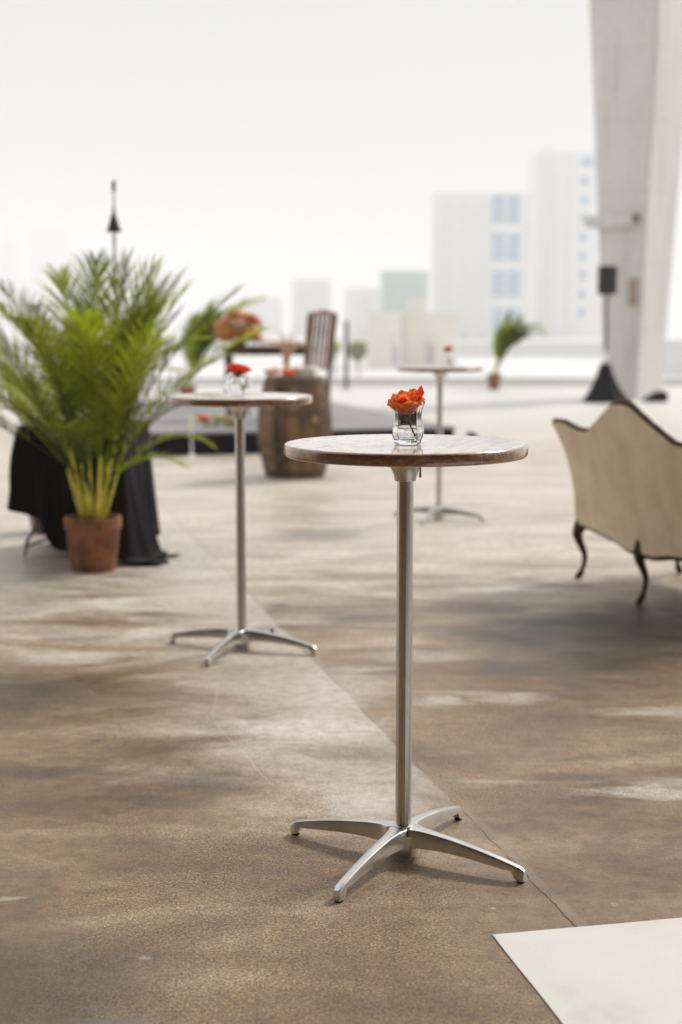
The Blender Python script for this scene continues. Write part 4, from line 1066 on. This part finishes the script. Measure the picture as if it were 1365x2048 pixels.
# ------------------------------------------------------------------ the far city
def bldg(name, label, x0, x1, ytop, Y, mat, depth=25, cols=(), slabs=None, wins=(), group='pale buildings on the skyline', steps=(), fl=3.2):
    """cols: (x0,x1,material) recessed loggia columns; wins: (x0,x1,y0,y1) window bands"""
    a = world_at(x0, ytop, Y); b = world_at(x1, ytop, Y); z0 = -6
    root = thing(name, label, 'building', ((a.x+b.x)/2, Y+depth/2, z0), 0, group); ox, oy, oz = root.location
    wd = b.x-a.x; H = a.z-z0
    bm = bmesh.new(); bx(bm, (0, 0, H/2), (wd, depth, H))
    for (sx0, sx1, sy) in steps:
        p = world_at(sx0, sy, Y); q = world_at(sx1, sy, Y); bx(bm, ((p.x+q.x)/2-ox, 0, (H+p.z-z0)/2), (q.x-p.x, depth*.6, p.z-z0-H+.02))
    obj('wall', bm, mat, root)
    bm = bmesh.new(); bx(bm, (0, 0, H+.4), (wd+.6, depth+.6, .8)); obj('roof_slab', bm, mat, root)
    for (cx0, cx1, m_) in cols:
        p = world_at(cx0, ytop, Y); q = world_at(cx1, ytop, Y)
        bm = bmesh.new(); bx(bm, ((p.x+q.x)/2-ox, -depth/2-.05, H/2-1.5), (q.x-p.x, .3, H-4)); obj('loggia', bm, m_, root)
        x0_, x1_ = p.x-ox-.3, q.x-ox+.3; y0_ = -depth/2-.22; pf = [(y0_+.15, 4)]; z = 4
        while z < H-3: pf += [(y0_, z), (y0_-1.2, z), (y0_-1.2, z+1.0), (y0_, z+1.0)]; z += fl
        pf.append((y0_+.15, z-fl+1.0)); bm = bmesh.new()
        A_ = [bm.verts.new((x0_, y_, z_)) for y_, z_ in pf]; B_ = [bm.verts.new((x1_, y_, z_)) for y_, z_ in pf]
        for i in range(len(pf)): bm.faces.new((A_[i], A_[(i+1) % len(pf)], B_[(i+1) % len(pf)], B_[i]))
        bm.faces.new(A_); bm.faces.new(B_[::-1]); obj('balcony', bm, mat, root)
    for (wx0, wx1, wy0, wy1) in wins:
        p = world_at(wx0, wy0, Y); q = world_at(wx1, wy1, Y); w0 = q.x-p.x; h0 = p.z-q.z
        bm = bmesh.new(); bx(bm, ((p.x+q.x)/2-ox, -depth/2-.12, (p.z+q.z)/2-z0), (w0, .36, h0)); wo = obj('window', bm, M['pane_blue'], root)
        bm = bmesh.new(); nh = max(1, int(round(h0/fl)))
        for i in range(1, nh): bx(bm, ((p.x+q.x)/2-ox, -depth/2-.4, q.z-z0+h0*i/nh), (w0+.1, .3, .45))
        if w0 > 8: bx(bm, ((p.x+q.x)/2-ox, -depth/2-.42, (p.z+q.z)/2-z0), (1.0, .3, h0-.1))
        if nh > 1 or w0 > 8: obj('mullion', bm, mat, wo)
        else: bm.free()
    return root
bldg('residential_tower', 'pale tower with wide blue window bands, left of the tallest tower', 872, 1062, 388, 700, M['facade'], 30,
     cols=((880, 905, M['shade_grey']), (925, 938, M['shade_grey']), (955, 982, M['facade_grey']), (1046, 1058, M['facade_grey'])),
     wins=((985, 1038, 392, 446), (985, 1038, 467, 521), (985, 1038, 542, 595), (985, 1038, 616, 664)))
bldg('residential_tower', 'tallest white tower with a column of small blue windows, partly behind the pylon', 1078, 1250, 306, 760, M['facade'], 32,
     cols=((1084, 1098, M['shade_grey']), (1104, 1116, M['facade_grey']), (1136, 1146, M['facade_grey'])),
     wins=[(1164, 1187, 316, 332)]+[(1163-.9*i, 1176-.9*i, 354+37.6*(i), 371+37.6*i) for i in range(8)], steps=((1090, 1115, 292),))
bldg('office_block', 'low green glass building left of the pale towers', 765, 857, 546, 620, M['facade_green'], 30, cols=((768, 854, M['facade_green']),), fl=4.6)
bldg('apartment_block', 'faint pale grey block on the horizon left of the green building', 585, 662, 562, 900, M['facade_grey'], 30, cols=((592, 612, M['facade']), (628, 650, M['shade_grey'])))
bldg('apartment_block', 'faint pale block directly beside the green building on its left', 690, 764, 580, 760, M['facade'], 30, cols=((722, 740, M['facade_grey']),))
bldg('apartment_block', 'very faint block on the horizon above the stage table flowers', 480, 560, 598, 900, M['facade'], 30, cols=((500, 522, M['facade_grey']),))
bldg('faint_tower', 'very faint tower high behind the top of the large palm', 52, 142, 462, 2000, M['facade_grey'], 40, cols=((70, 90, M['facade']),))
bldg('faint_tower', 'very faint tower at the left edge of the skyline', -40, 42, 484, 1900, M['facade_grey'], 40, cols=((5, 25, M['facade']),))
bldg('cream_building', 'small cream building with a dark gap, below the green building', 738, 800, 632, 240, M['facade_cream'], 14, cols=((786, 799, M['shade_grey']),), fl=3.)
bldg('cream_building', 'small cream building with a grey stair strip, below the blue window tower', 808, 915, 634, 250, M['facade_cream'], 14, cols=((855, 870, M['shade_grey']),), fl=3., steps=((820, 856, 596),))
bldg('white_building', 'long low white building behind the far right palm', 920, 1330, 690, 330, M['facade'], 16)
bldg('white_building', 'long low white building stretching behind the flowers and palms', -160, 640, 692, 360, M['facade'], 16)
bldg('white_building', 'low white building right of the pylon', 1335, 1640, 690, 200, M['facade'], 16)

# ------------------------------------------------------------------ haze
hz = NT('haze_air'); hz.t.nodes.remove(hz.b)
pv = hz.n('ShaderNodeVolumePrincipled'); pv.inputs['Density'].default_value = .0010; pv.inputs['Color'].default_value = (.89, .89, .895, 1)
pv.inputs['Anisotropy'].default_value = 0.0
hz.l(pv.outputs[0], hz.out.inputs['Volume'])
bm = bmesh.new(); bx(bm, (0, 0, 56.5), (5400, 5400, 127)); tag(obj('haze', bm, hz.mat), kind='stuff')
